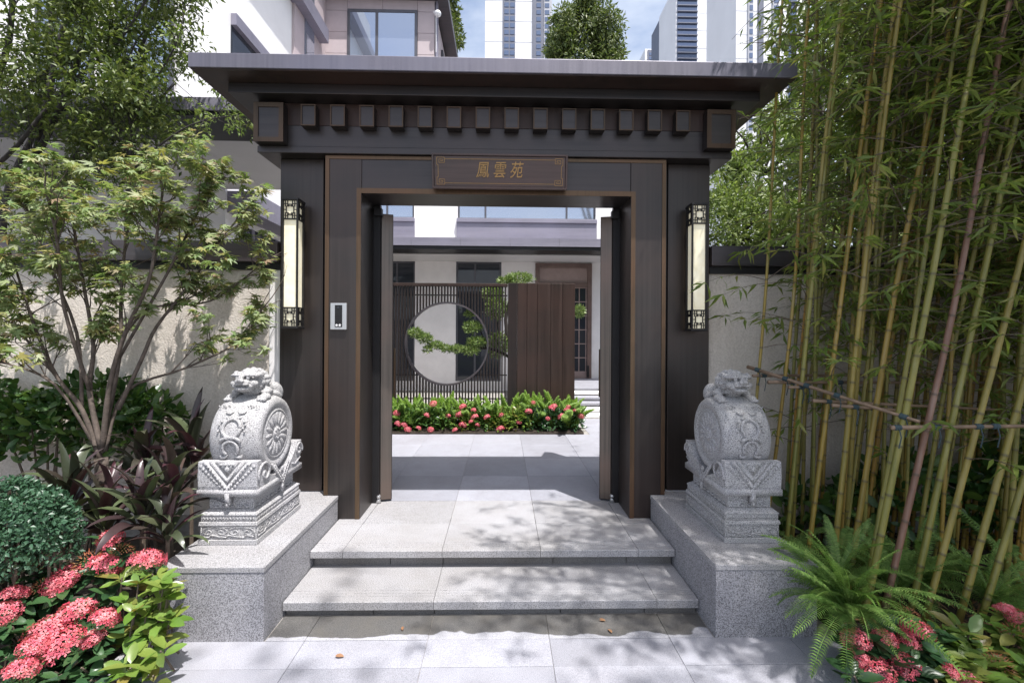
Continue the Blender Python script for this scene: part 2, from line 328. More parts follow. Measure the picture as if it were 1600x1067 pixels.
def leafmesh(name, T, X):
    """X: list of (loc, 3x3, scale)"""
    V, Fc = T; n = len(X)
    Ms = np.array([np.array(x[1]) * x[2] for x in X]); Ls = np.array([x[0] for x in X])
    vs = np.einsum('nij,kj->nki', Ms, V) + Ls[:, None, :]
    fs = (Fc[None] + (np.arange(n) * len(V))[:, None, None]).reshape(-1, Fc.shape[1])
    return arrmesh(name, vs.reshape(-1, 3), fs)
def leaves(name, T, X, m, parent, nparts=0, small='leaf'):
    """the nparts leaves nearest the camera become parts of their own, the rest one stuff part"""
    if nparts:
        c = cam.location; X = sorted(X, key=lambda x: -x[2] / (Vector(x[0]) - c).length)
        me = arrmesh(small, T[0], T[1]); me.materials.append(MATS[m]); me.shade_smooth()
        for loc, m3, s in X[:nparts]:
            inst(small, me, Matrix.Translation(loc) @ (Matrix(m3) * s).to_4x4(), parent)
        X = X[nparts:]
    if X:
        o = link(name, leafmesh(name, T, X), m, parent, smooth=True); o['kind'] = 'stuff'; return o

def holed(b, x0, x1, z0, z1, y0, y1, holes):
    xs = sorted({x0, x1} | {h[0] for h in holes} | {h[1] for h in holes}); zs = sorted({z0, z1} | {h[2] for h in holes} | {h[3] for h in holes})
    for a, c in zip(xs, xs[1:]):
        for e, g in zip(zs, zs[1:]):
            if a >= x0 and c <= x1 and e >= z0 and g <= z1 and not any(h[0] <= a and c <= h[1] and h[2] <= e and g <= h[3] for h in holes):
                b.box(a, c, y0, y1, e, g)
    return b

# ------------------------------------------------------------------ ground and pavements
LZ = 0.21                                                           # landing and courtyard level
B().box(-400, 400, -150, 900, -0.5, -0.06).build('ground', 'asphalt')['kind'] = 'structure'
def slabs(parent, xs, ys, z, m, th=0.05, gap=0.0022, skip=None):
    for a, c in zip(xs, xs[1:]):
        for e, g in zip(ys, ys[1:]):
            if skip and skip(a, c, e, g): continue
            dz = random.uniform(-0.0012, 0.0012)
            B().box(a + gap / 2, c - gap / 2, e + gap / 2, g - gap / 2, z - th, z + dz).build('slab', m(a, e) if callable(m) else m, parent, bevel=0.002)
pav = B().box(-1.72, 1.90, -3, 2.70, -0.059, -0.006).build('pavement', 'grout'); pav['kind'] = 'structure'
XJ = [-1.72, -1.0, -0.345, 0.31, 0.965, 1.62, 1.90]
slabs(pav, XJ, [0.0, 0.45, 0.90, 1.35, 1.80, 2.25, 2.456], 0.0, 'paving')
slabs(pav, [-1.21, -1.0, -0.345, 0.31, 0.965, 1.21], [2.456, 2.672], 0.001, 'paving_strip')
crt = B().box(-4.6, 5.2, 3.60, 12.0, -0.05, LZ - 0.006).build('courtyard', 'grout'); crt['kind'] = 'structure'
slabs(crt, [-3.62, -2.965, -2.31, -1.655, -1.0, -0.345, 0.31, 0.965, 1.62, 2.275, 2.93], [3.95, 4.65, 5.33, 6.0, 6.62], LZ, 'paving')
slabs(crt, [1.33, 1.9, 2.5, 3.1], [6.62, 7.25, 7.9], LZ, 'paving')

# stone steps: two tread courses with grooved nosing, riser slabs below, landing slabs
st = root('stone_steps', (0, 3.0, 0), 'pale grey granite steps with grooved nosings leading up between the two plinths', 'steps')
def tread(x0, x1, y0, y1, z, th):
    p = [(y1, z - th), (y1, z)]
    for g in (0.115, 0.085, 0.055): p += [(y0 + g + 0.006, z), (y0 + g + 0.004, z - 0.004), (y0 + g, z)]
    p += [(y0 + 0.004, z), (y0, z - 0.004), (y0, z - th)]
    B().prism(p, 'x', x0 + 0.0015, x1 - 0.0015).build('tread', 'granite_step', st)
for a, c in ((-1.211, -0.345), (-0.345, 0.965), (0.965, 1.211)): tread(a, c, 2.654, 3.14, 0.09, 0.048)
for a, c in ((-1.211, -1.0), (-1.0, -0.345), (-0.345, 0.31), (0.31, 0.965), (0.965, 1.211)): tread(a, c, 3.026, 3.46, LZ, 0.046)
for a, c in ((-1.21, -0.7), (-0.7, -0.345), (-0.345, 0.4), (0.4, 0.9), (0.9, 1.21)):
    B().box(a + 0.002, c - 0.002, 2.69, 2.74, -0.04, 0.0419).build('riser', 'paving_dark', st, bevel=0.002)
    B().box(a + 0.002, c - 0.002, 3.085, 3.13, 0.0, LZ - 0.0463).build('riser', 'paving_dark', st, bevel=0.002)
B().box(-1.21, 1.21, 3.135, 3.945, 0.0, LZ - 0.0475).build('core', 'grout', st)
for a, c in ((-1.211, -1.0), (-1.0, -0.345), (-0.345, 0.31), (0.31, 0.965), (0.965, 1.211)):
    B().box(a + 0.0015, c - 0.0015, 3.463, 3.947, LZ - 0.04, LZ + random.uniform(-0.001, 0.001)).build('slab', 'granite_step', st, bevel=0.002)

# plinths
PT = 0.3965
def plinth(s, label):
    r = root('stone_plinth', (s * 1.5, 2.45, 0), label, 'plinth', 'plinths flanking the steps')
    def ply(i, fr=0.0): return [(s * (1.213 + i), 2.449 + fr), (s * (1.782 - i), 2.449 + fr), (s * (1.782 - i), 3.636), (s * 1.332, 3.636), (s * 1.332, 3.545), (s * (1.213 + i), 3.545)]
    B().prism(ply(0.004, 0.004), 'z', -0.05, PT - 0.031).build('body', 'granite_plinth', r, bevel=0.003)
    B().prism(ply(0.0), 'z', PT - 0.030, PT).build('cap_slab', 'granite_step' if s < 0 else 'granite_step', r, bevel=0.003)
    return r
plinth(-1, 'grey granite plinth beside the steps on the maple tree side'); plinth(1, 'grey granite plinth beside the steps on the bamboo side')

# planting beds and kerbs
B().box(-9, -1.795, -3, 3.664, -0.055, 0.06).build('soil_bed', 'soil')['kind'] = 'structure'
B().box(1.93, 9, -3, 3.664, -0.055, 0.07).build('soil_bed', 'soil')['kind'] = 'structure'
for x0, x1, lab in ((-1.793, -1.722, 0), (1.902, 1.929, 1)):
    k = B()
    for i in range(7): k.box(x0, x1, -0.6 + i * 0.435, -0.6 + i * 0.435 + 0.43, -0.05, 0.085)
    k.build('kerb', 'granite_step', bevel=0.004)['kind'] = 'structure'

# ------------------------------------------------------------------ gate
g = root('gate', (0, 3.7, LZ), 'dark bronze metal gateway with flat overhanging roof and double doors standing open', 'gate')
JY, PY, BY = 3.55, 3.64, 3.92
for s in (-1, 1):
    B().box(s * 1.377, s * 1.715, PY, BY, PT + 0.002, 3.026).build('post', 'bronze_v', g, bevel=0.004)
    B().box(s * 1.05, s * 1.327, JY, BY - 0.04, LZ + 0.002, 3.026).build('jamb', 'bronze_v', g, bevel=0.003)
    B().box(s * 1.329, s * 1.375, JY + 0.11, BY - 0.06, LZ + 0.002, 3.02).build('recess_strip', 'black_metal', g)
    z0 = LZ + 0.003
    B().box(s * 1.052, s * 1.086, JY - 0.005, JY - 0.0005, z0, 2.771).build('trim_strip', 'copper', g)
    B().box(s * 1.296, s * 1.326, JY - 0.006, JY - 0.0005, PT + 0.004, 2.995).build('trim_strip', 'copper', g)
B().box(-1.048, 1.048, JY + 0.002, BY - 0.042, 2.7325, 3.026).build('lintel', 'bronze_h', g, bevel=0.003)
B().box(-1.085, 1.085, JY - 0.0045, JY + 0.001, 2.7335, 2.7725).build('trim_strip', 'copper', g)
B().box(-1.326, 1.326, JY - 0.0055, JY + 0.001, 2.996, 3.022).build('trim_strip', 'copper', g)
# cornice: lower ledge, frieze, dentils, corner blocks
CYF = 3.52
B().box(-1.834, 1.834, CYF, 4.04, 3.027, 3.079).build('cornice_ledge', 'bronze_h', g, bevel=0.004)
B().box(-1.826, 1.826, CYF + 0.008, 4.032, 3.0795, 3.408).build('frieze', 'bronze_h', g)
B().box(-1.826, 1.826, CYF + 0.002, CYF + 0.0075, 3.24, 3.405).build('frieze_band', 'panel_brown', g)
def boxed_block(name, x0, x1, z0, z1, y0, fw):
    b = B().box(x0, x1, y0, CYF + 0.0015, z0, z1).build(name, 'bronze_h', g, bevel=0.002)
    f = B(); t = y0 - 0.007
    f.box(x0, x1, t, y0 - 0.0005, z0, z0 + fw); f.box(x0, x1, t, y0 - 0.0005, z1 - fw, z1)
    f.box(x0, x0 + fw, t, y0 - 0.0005, z0 + fw, z1 - fw); f.box(x1 - fw, x1, t, y0 - 0.0005, z0 + fw, z1 - fw)
    f.build('block_frame', 'copper_dark', b)
    return b
for i in range(14):
    x = (i - 6.5) * 0.2185; boxed_block('dentil', x - 0.055, x + 0.055, 3.205, 3.365, 3.455, 0.009)
for s in (-1, 1):
    x0, x1 = sorted((s * 1.605, s * 1.8255)); boxed_block('corner_block', x0, x1, 3.082, 3.375, 3.455, 0.034)
# eaves
def ring_box(b, x, y0, y1, z0, z1): return b.box(-x, x, y0, y1, z0, z1)
ring_box(B(), 1.974, 3.381, 4.18, 3.4085, 3.4815).build('eave_tier', 'bronze_h', g, bevel=0.004)
rf = ring_box(B(), 2.147, 3.2075, 4.35, 3.489, 3.592).build('roof', 'roof_metal', g, bevel=0.004)
ring_box(B(), 2.135, 3.219, 4.338, 3.482, 3.4886).build('soffit', 'panel_brown', g)
for sx in (-1, 1): B().box(sx * 2.13, sx * 2.139, 3.22, 4.34, 3.5925, 3.60).build('roof_upstand', 'roof_metal', rf)
# doors: hinged at the back of the jambs, opened past a right angle
for s in (-1, 1):
    B().box(s * 0.992, s * 1.10, 3.885, 3.925, LZ + 0.003, 2.74).build('door_stop', 'black_metal', g)
    piv = Vector((s * 0.945, 3.93, 0)); M = Matrix.Translation(piv) @ Matrix.Rotation(s * -R(15.5), 4, 'Z')
    d = B().box(-0.05, 0.05, 0, 0.94, LZ + 0.015, 2.675).mesh('door_leaf'); d.transform(M); dl = link('door_leaf', d, 'bronze_v', g, bevel=0.003)
    e = B().box(-0.044, 0.044, -0.004, -0.0005, LZ + 0.02, 2.67).mesh('edge_plate'); e.transform(M); link('edge_plate', e, 'bronze_light', dl)
    h = B().tube([(-s * 0.051, 0.86, 1.0), (-s * 0.10, 0.86, 1.0), (-s * 0.10, 0.86, 1.5), (-s * 0.051, 0.86, 1.5)], 0.012).mesh('handle'); h.transform(M); link('handle', h, 'copper', dl, smooth=True)
    hb = B().box(s * 1.0 - 0.03, s * 1.0 + 0.03, 3.84, 3.884, 2.64, 2.70).tube([(s * 1.0, 3.9, 2.66), (s * 0.97, 4.1, 2.69)], 0.012, 6)
    hb.build('door_closer', 'black_metal', g)
    pv = B().ell((s * 1.0, 3.90, LZ + 0.055), (0.02, 0.02, 0.02)).tube([(s * 1.0, 3.90, LZ + 0.003), (s * 1.0, 3.90, LZ + 0.05)], [0.024, 0.012], 10)
    pv.build('pivot', 'steel', g, smooth=True)

# plaque
pq = root('name_plaque', (0.02, JY, 2.78), 'brown plaque with gold characters hanging above the gate opening', 'plaque')
PM = Matrix.Translation((0.022, 3.475, 2.885)) @ Matrix.Rotation(R(9), 4, 'X')
def pl(name, b, m, par=pq, **k): me = b.mesh(name); me.transform(PM); return link(name, me, m, par, **k)
bd = pl('board', B().box(-0.50, 0.50, -0.012, 0.03, -0.112, 0.112), 'plaque_wood', bevel=0.004)
fr = B()
fr.box(-0.508, 0.508, -0.022, 0.031, 0.1125, 0.128); fr.box(-0.508, 0.508, -0.022, 0.031, -0.128, -0.1125)
fr.box(-0.515, -0.5005, -0.021, 0.03, -0.1275, 0.1275); fr.box(0.5005, 0.515, -0.021, 0.03, -0.1275, 0.1275)
pl('plaque_frame', fr, 'plaque_wood', bevel=0.003)
ln = B(); t0, t1 = -0.0145, -0.0122; q = 0.0032
for sz in (-1, 1): ln.box(-0.42, 0.42, t0, t1, sz * 0.088 - q / 2, sz * 0.088 + q / 2)
for sx in (-1, 1): ln.box(sx * 0.468 - q / 2, sx * 0.468 + q / 2, t0, t1, -0.045, 0.045)
for sx in (-1, 1):
    for sz in (-1, 1):                                              # corner key fret
        def H(a, c, z): ln.box(sx * a, sx * c, t0 - 0.0004, t1, sz * z - q / 2, sz * z + q / 2)
        def V(x, a, c): ln.box(sx * x - q / 2, sx * x + q / 2, t0, t1, *sorted((sz * a, sz * c)))
        H(0.42, 0.478, 0.098); V(0.478, 0.045, 0.098); H(0.468, 0.478, 0.045); V(0.42, 0.06, 0.098); H(0.42, 0.462, 0.06); V(0.462, 0.06, 0.084); H(0.434, 0.462, 0.084); V(0.434, 0.07, 0.084); H(0.434, 0.45, 0.072)
pl('border_line', ln, 'gold')
def text_mesh(txt, size):
    cu = bpy.data.curves.new('lettering', 'FONT'); cu.body = txt; cu.size = size; cu.extrude = 0.003; cu.offset = 0.0005; cu.align_x = 'CENTER'; cu.align_y = 'CENTER'
    to = bpy.data.objects.new('tmp_text', cu); COL.objects.link(to); bpy.context.view_layer.update()
    me = bpy.data.meshes.new_from_object(to.evaluated_get(bpy.context.evaluated_depsgraph_get())); bpy.data.objects.remove(to); me.materials.clear(); return me
for i, ch in enumerate('\u9cf3\u96f2\u82d1'):
    me = text_mesh(ch, 0.116)
    sh = Matrix(((1, 0.13, 0, 0), (0.02, 1, 0, 0), (0, 0, 1, 0), (0, 0, 0, 1)))
    me.transform(PM @ Matrix.Translation(((i - 1) * 0.128 - 0.0, -0.0135, 0.004)) @ Matrix.Rotation(R(90), 4, 'X') @ sh @ Matrix.Diagonal((0.86, 1.1, 1, 1)))
    link('character', me, 'gold', pq)

# wall lanterns
def lantern(s, label):
    x = s * 1.562; y0, y1 = 3.475, 3.585; z0, z1 = 1.69, 2.66; hw = 0.055
    r = root('wall_lantern', (x, PY, z0), label, 'lantern', 'lanterns on the gate posts')
    B().box(x - 0.047, x + 0.047, y0 + 0.008, y1 - 0.008, z0 + 0.012, z1 - 0.012).build('shade', 'lantern_shade', r)
    f = B(); c = 0.006
    for ax in (x - hw, x + hw):
        for ay in (y0, y1): f.box(ax - c, ax + c, ay - c, ay + c, z0 + 0.008, z1 - 0.008)
    for z in (z0 + 0.15, z1 - 0.15):
        f.box(x - hw + c, x + hw - c, y0 - c + .001, y0 + c, z - 0.005, z + 0.005)
        for ax in (x - hw, x + hw): f.box(ax - c + .001, ax + c - .001, y0 + c, y1 - c, z - 0.005, z + 0.005)
    f.build('frame', 'black_metal', r)
    for z in (z0, z1): B().box(x - hw - 0.009, x + hw + 0.009, y0 - 0.009, y1 + 0.012, z - 0.009, z + 0.009).build('end_cap', 'black_metal', r, bevel=0.003)
    for zb in (z0 + 0.2, z1 - 0.32): B().box(x - 0.035, x + 0.035, y1 + 0.0125, PY - 0.001, zb, zb + 0.12).build('bracket', 'black_metal', r)
    segs = [(-.05, .045, -.018, .045), (.018, .045, .05, .045), (-.05, -.045, -.018, -.045), (.018, -.045, .05, -.045), (-.035, .065, -.035, .025), (.035, .065, .035, .025), (-.035, -.065, -.035, -.025), (.035, -.065, .035, -.025),
            (-.018, .065, -.018, .03), (.018, .065, .018, .03), (-.018, -.065, -.018, -.03), (.018, -.065, .018, -.03), (-.018, .03, .018, .03), (-.018, -.03, .018, -.03), (-.028, .025, -.028, -.025), (.028, .025, .028, -.025),
            (-.028, .025, -.012, .025), (.028, .025, .012, .025), (-.028, -.025, -.012, -.025), (.028, -.025, .012, -.025), (-.012, .025, -.012, .04), (.012, .025, .012, .04), (-.012, -.025, -.012, -.04), (.012, -.025, .012, -.04), (-.012, .04, .012, .04), (-.012, -.04, .012, -.04), (-.05, 0, -.028, 0), (.028, 0, .05, 0)]
    for zc in (z0 + 0.08, z1 - 0.08):
        for face in (0, -1, 1):
            b = B(); k = 0.0026
            for j, (u0, v0, u1, v1) in enumerate(segs):
                u0, u1 = sorted((u0, u1)); v0, v1 = sorted((v0, v1)); e = j * 0.00005
                if face == 0: b.box(x + u0 - k, x + u1 + k, y0 - 0.004 - e, y0 + 0.004, zc + v0 - k, zc + v1 + k)
                else: b.box(x + face * (hw - 0.004), x + face * (hw + 0.004 + e), (y0 + y1) / 2 + u0 - k, (y0 + y1) / 2 + u1 + k, zc + v0 - k, zc + v1 + k)
            b.build('fretwork', 'black_metal', r)
lantern(-1, 'tall cream wall lantern with black fretwork on the post beside the intercom'); lantern(1, 'tall cream wall lantern with black fretwork on the post beside the bamboo')

# intercom
a = PX(517.5, 515, JY); c = PX(543, 474, JY); y = JY - 0.0005
r = root('intercom_panel', (a.x, y, a.z), 'small silver intercom panel with dark screen fixed to the gate jamb', 'intercom')
B().box(a.x, c.x, y - 0.022, y, a.z, c.z).build('case', 'steel', r, bevel=0.003)
xm = (a.x + c.x) / 2
B().box(xm - 0.026, xm + 0.03, y - 0.0245, y - 0.0225, a.z + 0.02, c.z - 0.015).build('screen', 'screen_black', r)
for dx in (-0.011, 0.013): B().tube([(xm + dx, y - 0.025, a.z + 0.034), (xm + dx, y - 0.0285, a.z + 0.034)], 0.0085, 12).build('button', 'white_plastic', r)
B().tube([(xm, y - 0.0246, c.z - 0.035), (xm, y - 0.027, c.z - 0.035)], 0.007, 12).build('lens', 'glass_dark', r)

# boundary walls
def bwall(s, label):
    r = root('boundary_wall', (s * 4, 3.75, 0), label, 'wall')
    x0, x1 = sorted((s * 1.717, s * 10.5))
    B().box(x0, x1, 3.665, 3.91, -0.05, 2.147).build('wall_face', 'stucco', r)
    B().box(x0, x1, 3.640, 3.98, 2.1475, 2.205).build('wall_cap_base', 'black_metal', r)
    n = 6
    for i in range(n):
        u0 = x0 + (x1 - x0) * i / n; u1 = x0 + (x1 - x0) * (i + 1) / n
        B().box(u0 + 0.001, u1 - 0.001, 3.60, 4.08, 2.2055, 2.365).build('cap_panel', 'cap_metal', r, bevel=0.004)
    if s < 0: B().box(-1.80, -1.718, 3.650, 3.664, PT + 0.003, 2.146).build('edge_pilaster', 'stone_cream', r)
bwall(-1, 'cream pebbledash garden wall with dark metal cap behind the maple'); bwall(1, 'cream pebbledash garden wall with dark metal cap behind the bamboo')

# ------------------------------------------------------------------ drum stones
def drum_stone(cx, label, src=None):
    O = Vector((cx, 2.707, PT)); r = root('drum_stone', O, label, 'stone carving', 'drum stones on the plinths')
    if src:
        for ch in src.children:
            c = ch.copy(); COL.objects.link(c); c.parent = r; ORG[c] = O
            for gch in ch.children:
                d = gch.copy(); COL.objects.link(d); d.parent = c
        return r
    W, D = 0.1715, 0.585
    def P(b, name, par=r, **k): me = b.mesh(name); me.transform(Matrix.Translation(O)); return link(name, me, 'granite_carved', par, **k)
    def tier(b, i, z0, z1, i2=None):
        i2 = i if i2 is None else i2
        v = [(sx * (W - q), y, z) for q, z in ((i, z0), (i2, z1)) for sx, y in ((-1, q), (1, q), (1, D - q), (-1, D - q))]
        return b.add(v, [(3, 2, 1, 0), (4, 5, 6, 7)] + [(k, (k + 1) % 4, 4 + (k + 1) % 4, 4 + k) for k in range(4)])
    b = B(); tier(b, 0, 0, 0.031); tier(b, 0.007, 0.031, 0.112); tier(b, 0.0, 0.112, 0.134, 0.003); tier(b, 0.010, 0.134, 0.170); tier(b, 0.006, 0.170, 0.179); tier(b, 0.008, 0.179, 0.200, 0.034); tier(b, 0.040, 0.200, 0.2865)
    base = P(b, 'base', bevel=0.003)
    # relief mapped on front and both sides: (u along the face from its middle, z)
    def face(k, u, z, h): return (u, h[0] - h[1], z) if k == 0 else (k * (W - h[0] + h[1]), D / 2 + u, z)
    def relief(b, k, path, rad, inset): b.tube([face(k, u, z, (inset, rad * 0.3)) for u, z in path], rad, 6)
    rel = B()
    for k in (0, -1, 1):
        L2 = (W if k == 0 else D / 2) - 0.018; n = 4 if k == 0 else 7
        zt, zb = 0.104, 0.040
        relief(rel, k, [(-L2, zt), (L2, zt)], 0.0035, 0.007); relief(rel, k, [(-L2, zt), (-L2, zb)], 0.0035, 0.007); relief(rel, k, [(L2, zt), (L2, zb)], 0.0035, 0.007)
        wv = [(-L2 + 2 * L2 * i / 48, zb + 0.008 + 0.008 * abs(math.sin(math.pi * 1.5 * i / 24)) * (1 if (i // 8) % 2 else -0.4)) for i in range(49)]
        relief(rel, k, wv, 0.0045, 0.007)
        for i in range(n):
            u0 = -L2 + 2 * L2 * (i + 0.5) / n; sg = 1 if i % 2 else -1
            sp = [(u0 + sg * (0.003 + 0.0033 * t) * math.cos(t) * 1.3, 0.077 + (0.003 + 0.0026 * t) * math.sin(t)) for t in np.linspace(0, 7.6, 22)]
            relief(rel, k, sp, 0.0036, 0.007)
            relief(rel, k, [(u0 - 0.034, 0.092), (u0 - 0.02, 0.096), (u0 + 0.0, 0.098), (u0 + 0.02, 0.096)], 0.003, 0.007)
            relief(rel, k, [(u0 - 0.02, 0.056), (u0, 0.061), (u0 + 0.03, 0.057)], 0.003, 0.007)
        m_ = 16 if k == 0 else 28
        for i in range(m_):
            u0 = -L2 + 2 * L2 * (i + 0.5) / m_; relief(rel, k, [(u0 - 0.007, 0.144), (u0, 0.160), (u0 + 0.007, 0.144)], 0.003, 0.010)
        for i in range(5 if k == 0 else 9):
            nn = 5 if k == 0 else 9; u0 = (-L2 + 0.04) + 2 * (L2 - 0.04) * (i + 0.5) / nn
            rel.ell(face(k, u0, 0.214, (0.040, 0.0)), (0.016, 0.016, 0.008), 8, 5)
    P(rel, 'base_relief', base, smooth=True)
    # cradle with concave seat for the drum
    cy, cz, rr = 0.280, 0.600, 0.259
    a0 = math.asin((0.491 - cz) / rr)
    arc = [(cy + rr * math.cos(a), cz + rr * math.sin(a)) for a in np.linspace(-math.pi - a0, a0, 18)]
    prof = [(0.004, 0.2868), (0.004, 0.322), (0.0, 0.325), (-0.004, 0.345), (-0.004, 0.455), (0.0, 0.491)] + arc + [(D, 0.491), (D, 0.40), (D - 0.05, 0.352), (D - 0.01, 0.33), (D - 0.012, 0.2868)]
    blk = P(B().prism(prof, 'x', -W, W), 'cradle', bevel=0.004)
    rel = B()
    def fr_(u, z): return (u, -0.006, z)
    def vband(w0, w1, a0_, a1_, t):                                 # flat V strip between two chevrons
        rel.prism([(-w0, 0.488), (-w1, 0.488), (0, a1_), (w1, 0.488), (w0, 0.488), (0, a0_)], 'y', -t, 0.002)
    vband(0.142, 0.112, 0.305, 0.345, 0.008); vband(0.104, 0.078, 0.357, 0.390, 0.007)
    rel.prism([(-0.066, 0.488), (0.066, 0.488), (0, 0.405)], 'y', -0.007, 0.002)
    for t in np.linspace(0.05, 0.9, 9):
        for sx in (-1, 1): rel.ell((sx * 0.127 * (1 - t), -0.0105, 0.484 - 0.16 * t), (0.007, 0.004, 0.008), 7, 5); rel.ell((sx * (0.150 * (1 - t) + 0.012), -0.004, 0.470 - 0.155 * t), (0.010, 0.006, 0.011), 7, 5)
    for i in range(4): rel.ell(((i - 1.5) * 0.024, -0.0075, 0.474), (0.009, 0.005, 0.009), 8, 5)
    rel.ell((0, -0.0075, 0.446), (0.016, 0.006, 0.016), 9, 6)
    rel.box(-W - 0.003, W + 0.003, -0.010, D + 0.002, 0.2875, 0.326)
    rel.box(-0.012, 0.012, -0.012, 0.035, 0.235, 0.305); rel.ell((0, -0.002, 0.24), (0.014, 0.012, 0.016), 8, 6)
    for sx in (-1, 1):
        X = sx * (W + 0.002)
        for (uy, uz, q, dr) in ((0.085, 0.402, 0.0088, 1), (0.538, 0.432, 0.0058, -1)):
            rel.tube([(X, uy + dr * (0.006 + q * t) * math.cos(t + 1.6), uz + (0.006 + q * t) * math.sin(t + 1.6)) for t in np.linspace(0, 8.2, 34)], 0.0085, 6)
        rel.tube([(X, 0.165, 0.43), (X, 0.305, 0.27), (X, 0.405, 0.40)], 0.008, 6); rel.tube([(X, 0.205, 0.415), (X, 0.303, 0.305), (X, 0.375, 0.395)], 0.005, 6)
        for t in np.linspace(0.1, 0.9, 7):
            rel.ell((X, 0.186 + 0.118 * t, 0.422 - 0.134 * t), (0.006, 0.008, 0.008), 8, 5); rel.ell((X, 0.39 - 0.087 * t, 0.397 - 0.11 * t), (0.006, 0.008, 0.008), 8, 5)
        rel.ell((X, 0.30, 0.365), (0.007, 0.022, 0.018), 8, 5); rel.box(X - 0.012, X + 0.006, 0.294, 0.316, 0.225, 0.275)
        rel.tube([(X, 0.44, 0.36), (X, 0.48, 0.345), (X, 0.56, 0.375)], 0.006, 6)
    P(rel, 'cradle_relief', blk, smooth=True)
    # drum: barrel turned about x
    prof = [(0.0, 0.145), (0.158, 0.147), (0.163, 0.143), (0.171, 0.143), (0.176, 0.149), (0.198, 0.152), (0.212, 0.150), (0.226, 0.141), (0.238, 0.122), (0.248, 0.088), (0.2555, 0.045), (0.258, 0.0)]
    prof = [(q, x) for q, x in prof] + [(q, -x) for q, x in prof[-2::-1]]
    nseg = 56; v = []; f = []
    for q, x in prof:
        for j in range(nseg): a = 2 * math.pi * j / nseg; v.append((x, cy + q * math.cos(a), cz + q * math.sin(a)))
    for i in range(len(prof) - 1):
        for j in range(nseg): f.append((i * nseg + j, i * nseg + (j + 1) % nseg, (i + 1) * nseg + (j + 1) % nseg, (i + 1) * nseg + j))
    dm = P(B().add(v, f), 'drum', smooth=True)
    for sx in (-1, 1):
        rel = B()
        for i in range(16):
            a = 2 * math.pi * i / 16; rot = Matrix.Rotation(a, 3, 'X')
            rel.ell((sx * 0.145, cy + 0.098 * math.cos(a), cz + 0.098 * math.sin(a)), (0.009, 0.048, 0.0155), 8, 6, rot)
        rel.ell((sx * 0.145, cy, cz), (0.012, 0.046, 0.046), 14, 6)
        for i in range(8): a = 2 * math.pi * i / 8; rel.ell((sx * 0.150, cy + 0.03 * math.cos(a), cz + 0.03 * math.sin(a)), (0.010, 0.011, 0.011), 8, 5)
        rel.tube([(sx * 0.145, cy + 0.150 * math.cos(t), cz + 0.150 * math.sin(t)) for t in np.linspace(0, 2 * math.pi, 40)], 0.005, 6)
        P(rel, 'medallion', dm, smooth=True)
    def onface(u, z, lift=0.0):                                     # point on the barrel's front at height z
        q = math.sqrt(max(0, 0.258 ** 2 - (z - cz) ** 2)); n = Vector((0, -q, z - cz)).normalized(); return Vector((u, cy - q, z)) + n * lift
    def ringp(c, rad, a0=0, a1=2 * math.pi, n=26, sy=1.0): return [onface(rad * math.cos(t), c + sy * rad * math.sin(t), 0.003) for t in np.linspace(a0, a1, n)]
    rel = B(); rel.tube(ringp(0.677, 0.052), 0.0105, 8)
    rel.tube(ringp(0.560, 0.044, -0.9, math.pi + 0.9), 0.0095, 8)
    for sx in (-1, 1):
        rel.tube([onface(sx * 0.002, 0.612, 0.004), onface(sx * 0.025, 0.626, 0.006), onface(sx * 0.052, 0.612, 0.004), onface(sx * 0.060, 0.592, 0.003)], [0.006, 0.011, 0.011, 0.006], 8)
        rel.tube([onface(sx * 0.022, 0.522, 0.003), onface(sx * 0.040, 0.508, 0.004), onface(sx * 0.058, 0.507, 0.003), onface(sx * 0.062, 0.520, 0.003)], [0.006, 0.010, 0.010, 0.006], 8)
        rel.tube([onface(sx * 0.012, 0.768, 0.002), onface(sx * 0.03, 0.757, 0.004), onface(sx * 0.052, 0.762, 0.003), onface(sx * 0.058, 0.772, 0.001)], [0.004, 0.007, 0.007, 0.003], 6)
        rel.tube([onface(sx * 0.018, 0.738, 0.002), onface(sx * 0.034, 0.733, 0.003), onface(sx * 0.045, 0.738, 0.001)], [0.003, 0.006, 0.003], 6)
        for i in range(4): rel.ell(onface(sx * (0.066 + 0.012 * (i % 2)), 0.715 - 0.018 * i, 0.001), (0.007, 0.006, 0.007), 7, 5)
        for i in range(7): rel.ell(onface(sx * (0.055 + 0.011 * i), 0.798 + 0.006 * math.sin(i * 2.1), 0.0), (0.005, 0.005, 0.006), 6, 4)
    P(rel, 'drum_relief', dm, smooth=True)
    # crouching lion, one continuous carved mesh
    b = B(); E = b.ell
    E((0, .145, .865), (.078, .085, .085)); E((0, .26, .895), (.086, .15, .068))
    E((0, .10, .958), (.080, .072, .070)); E((0, .045, .945), (.066, .045, .046))
    E((0, .002, .952), (.054, .036, .0185)); E((0, .008, .905), (.050, .040, .0175)); E((0, .035, .908), (.058, .045, .03))
    E((0, -.03, .968), (.029, .017, .016)); E((0, -.012, .985), (.016, .03, .016))
    for s in (-1, 1):
        E((s * .075, .34, .885), (.052, .085, .07)); E((s * .10, .30, .845), (.03, .075, .03))
        E((s * .096, .14, .845), (.036, .06, .062)); E((s * .108, .085, .795), (.036, .052, .026))
        for k in (-1, 0, 1): E((s * .108 + k * .02, .04, .782), (.012, .02, .014), 8, 6)
        E((s * .038, .018, 1.000), (.038, .024, .0125)); E((s * .072, .04, .996), (.02, .025, .014)); E((s * .036, .008, .981), (.0145, .013, .0115), 8, 6)
        E((s * .062, .03, .94), (.028, .03, .024)); E((s * .05, .012, .922), (.018, .02, .014)); E((s * .018, -.036, .961), (.012, .012, .010), 8, 6)
        E((s * .083, .085, 1.0), (.016, .028, .026)); E((s * .024, -.012, .938), (.03, .024, .008), 8, 6)
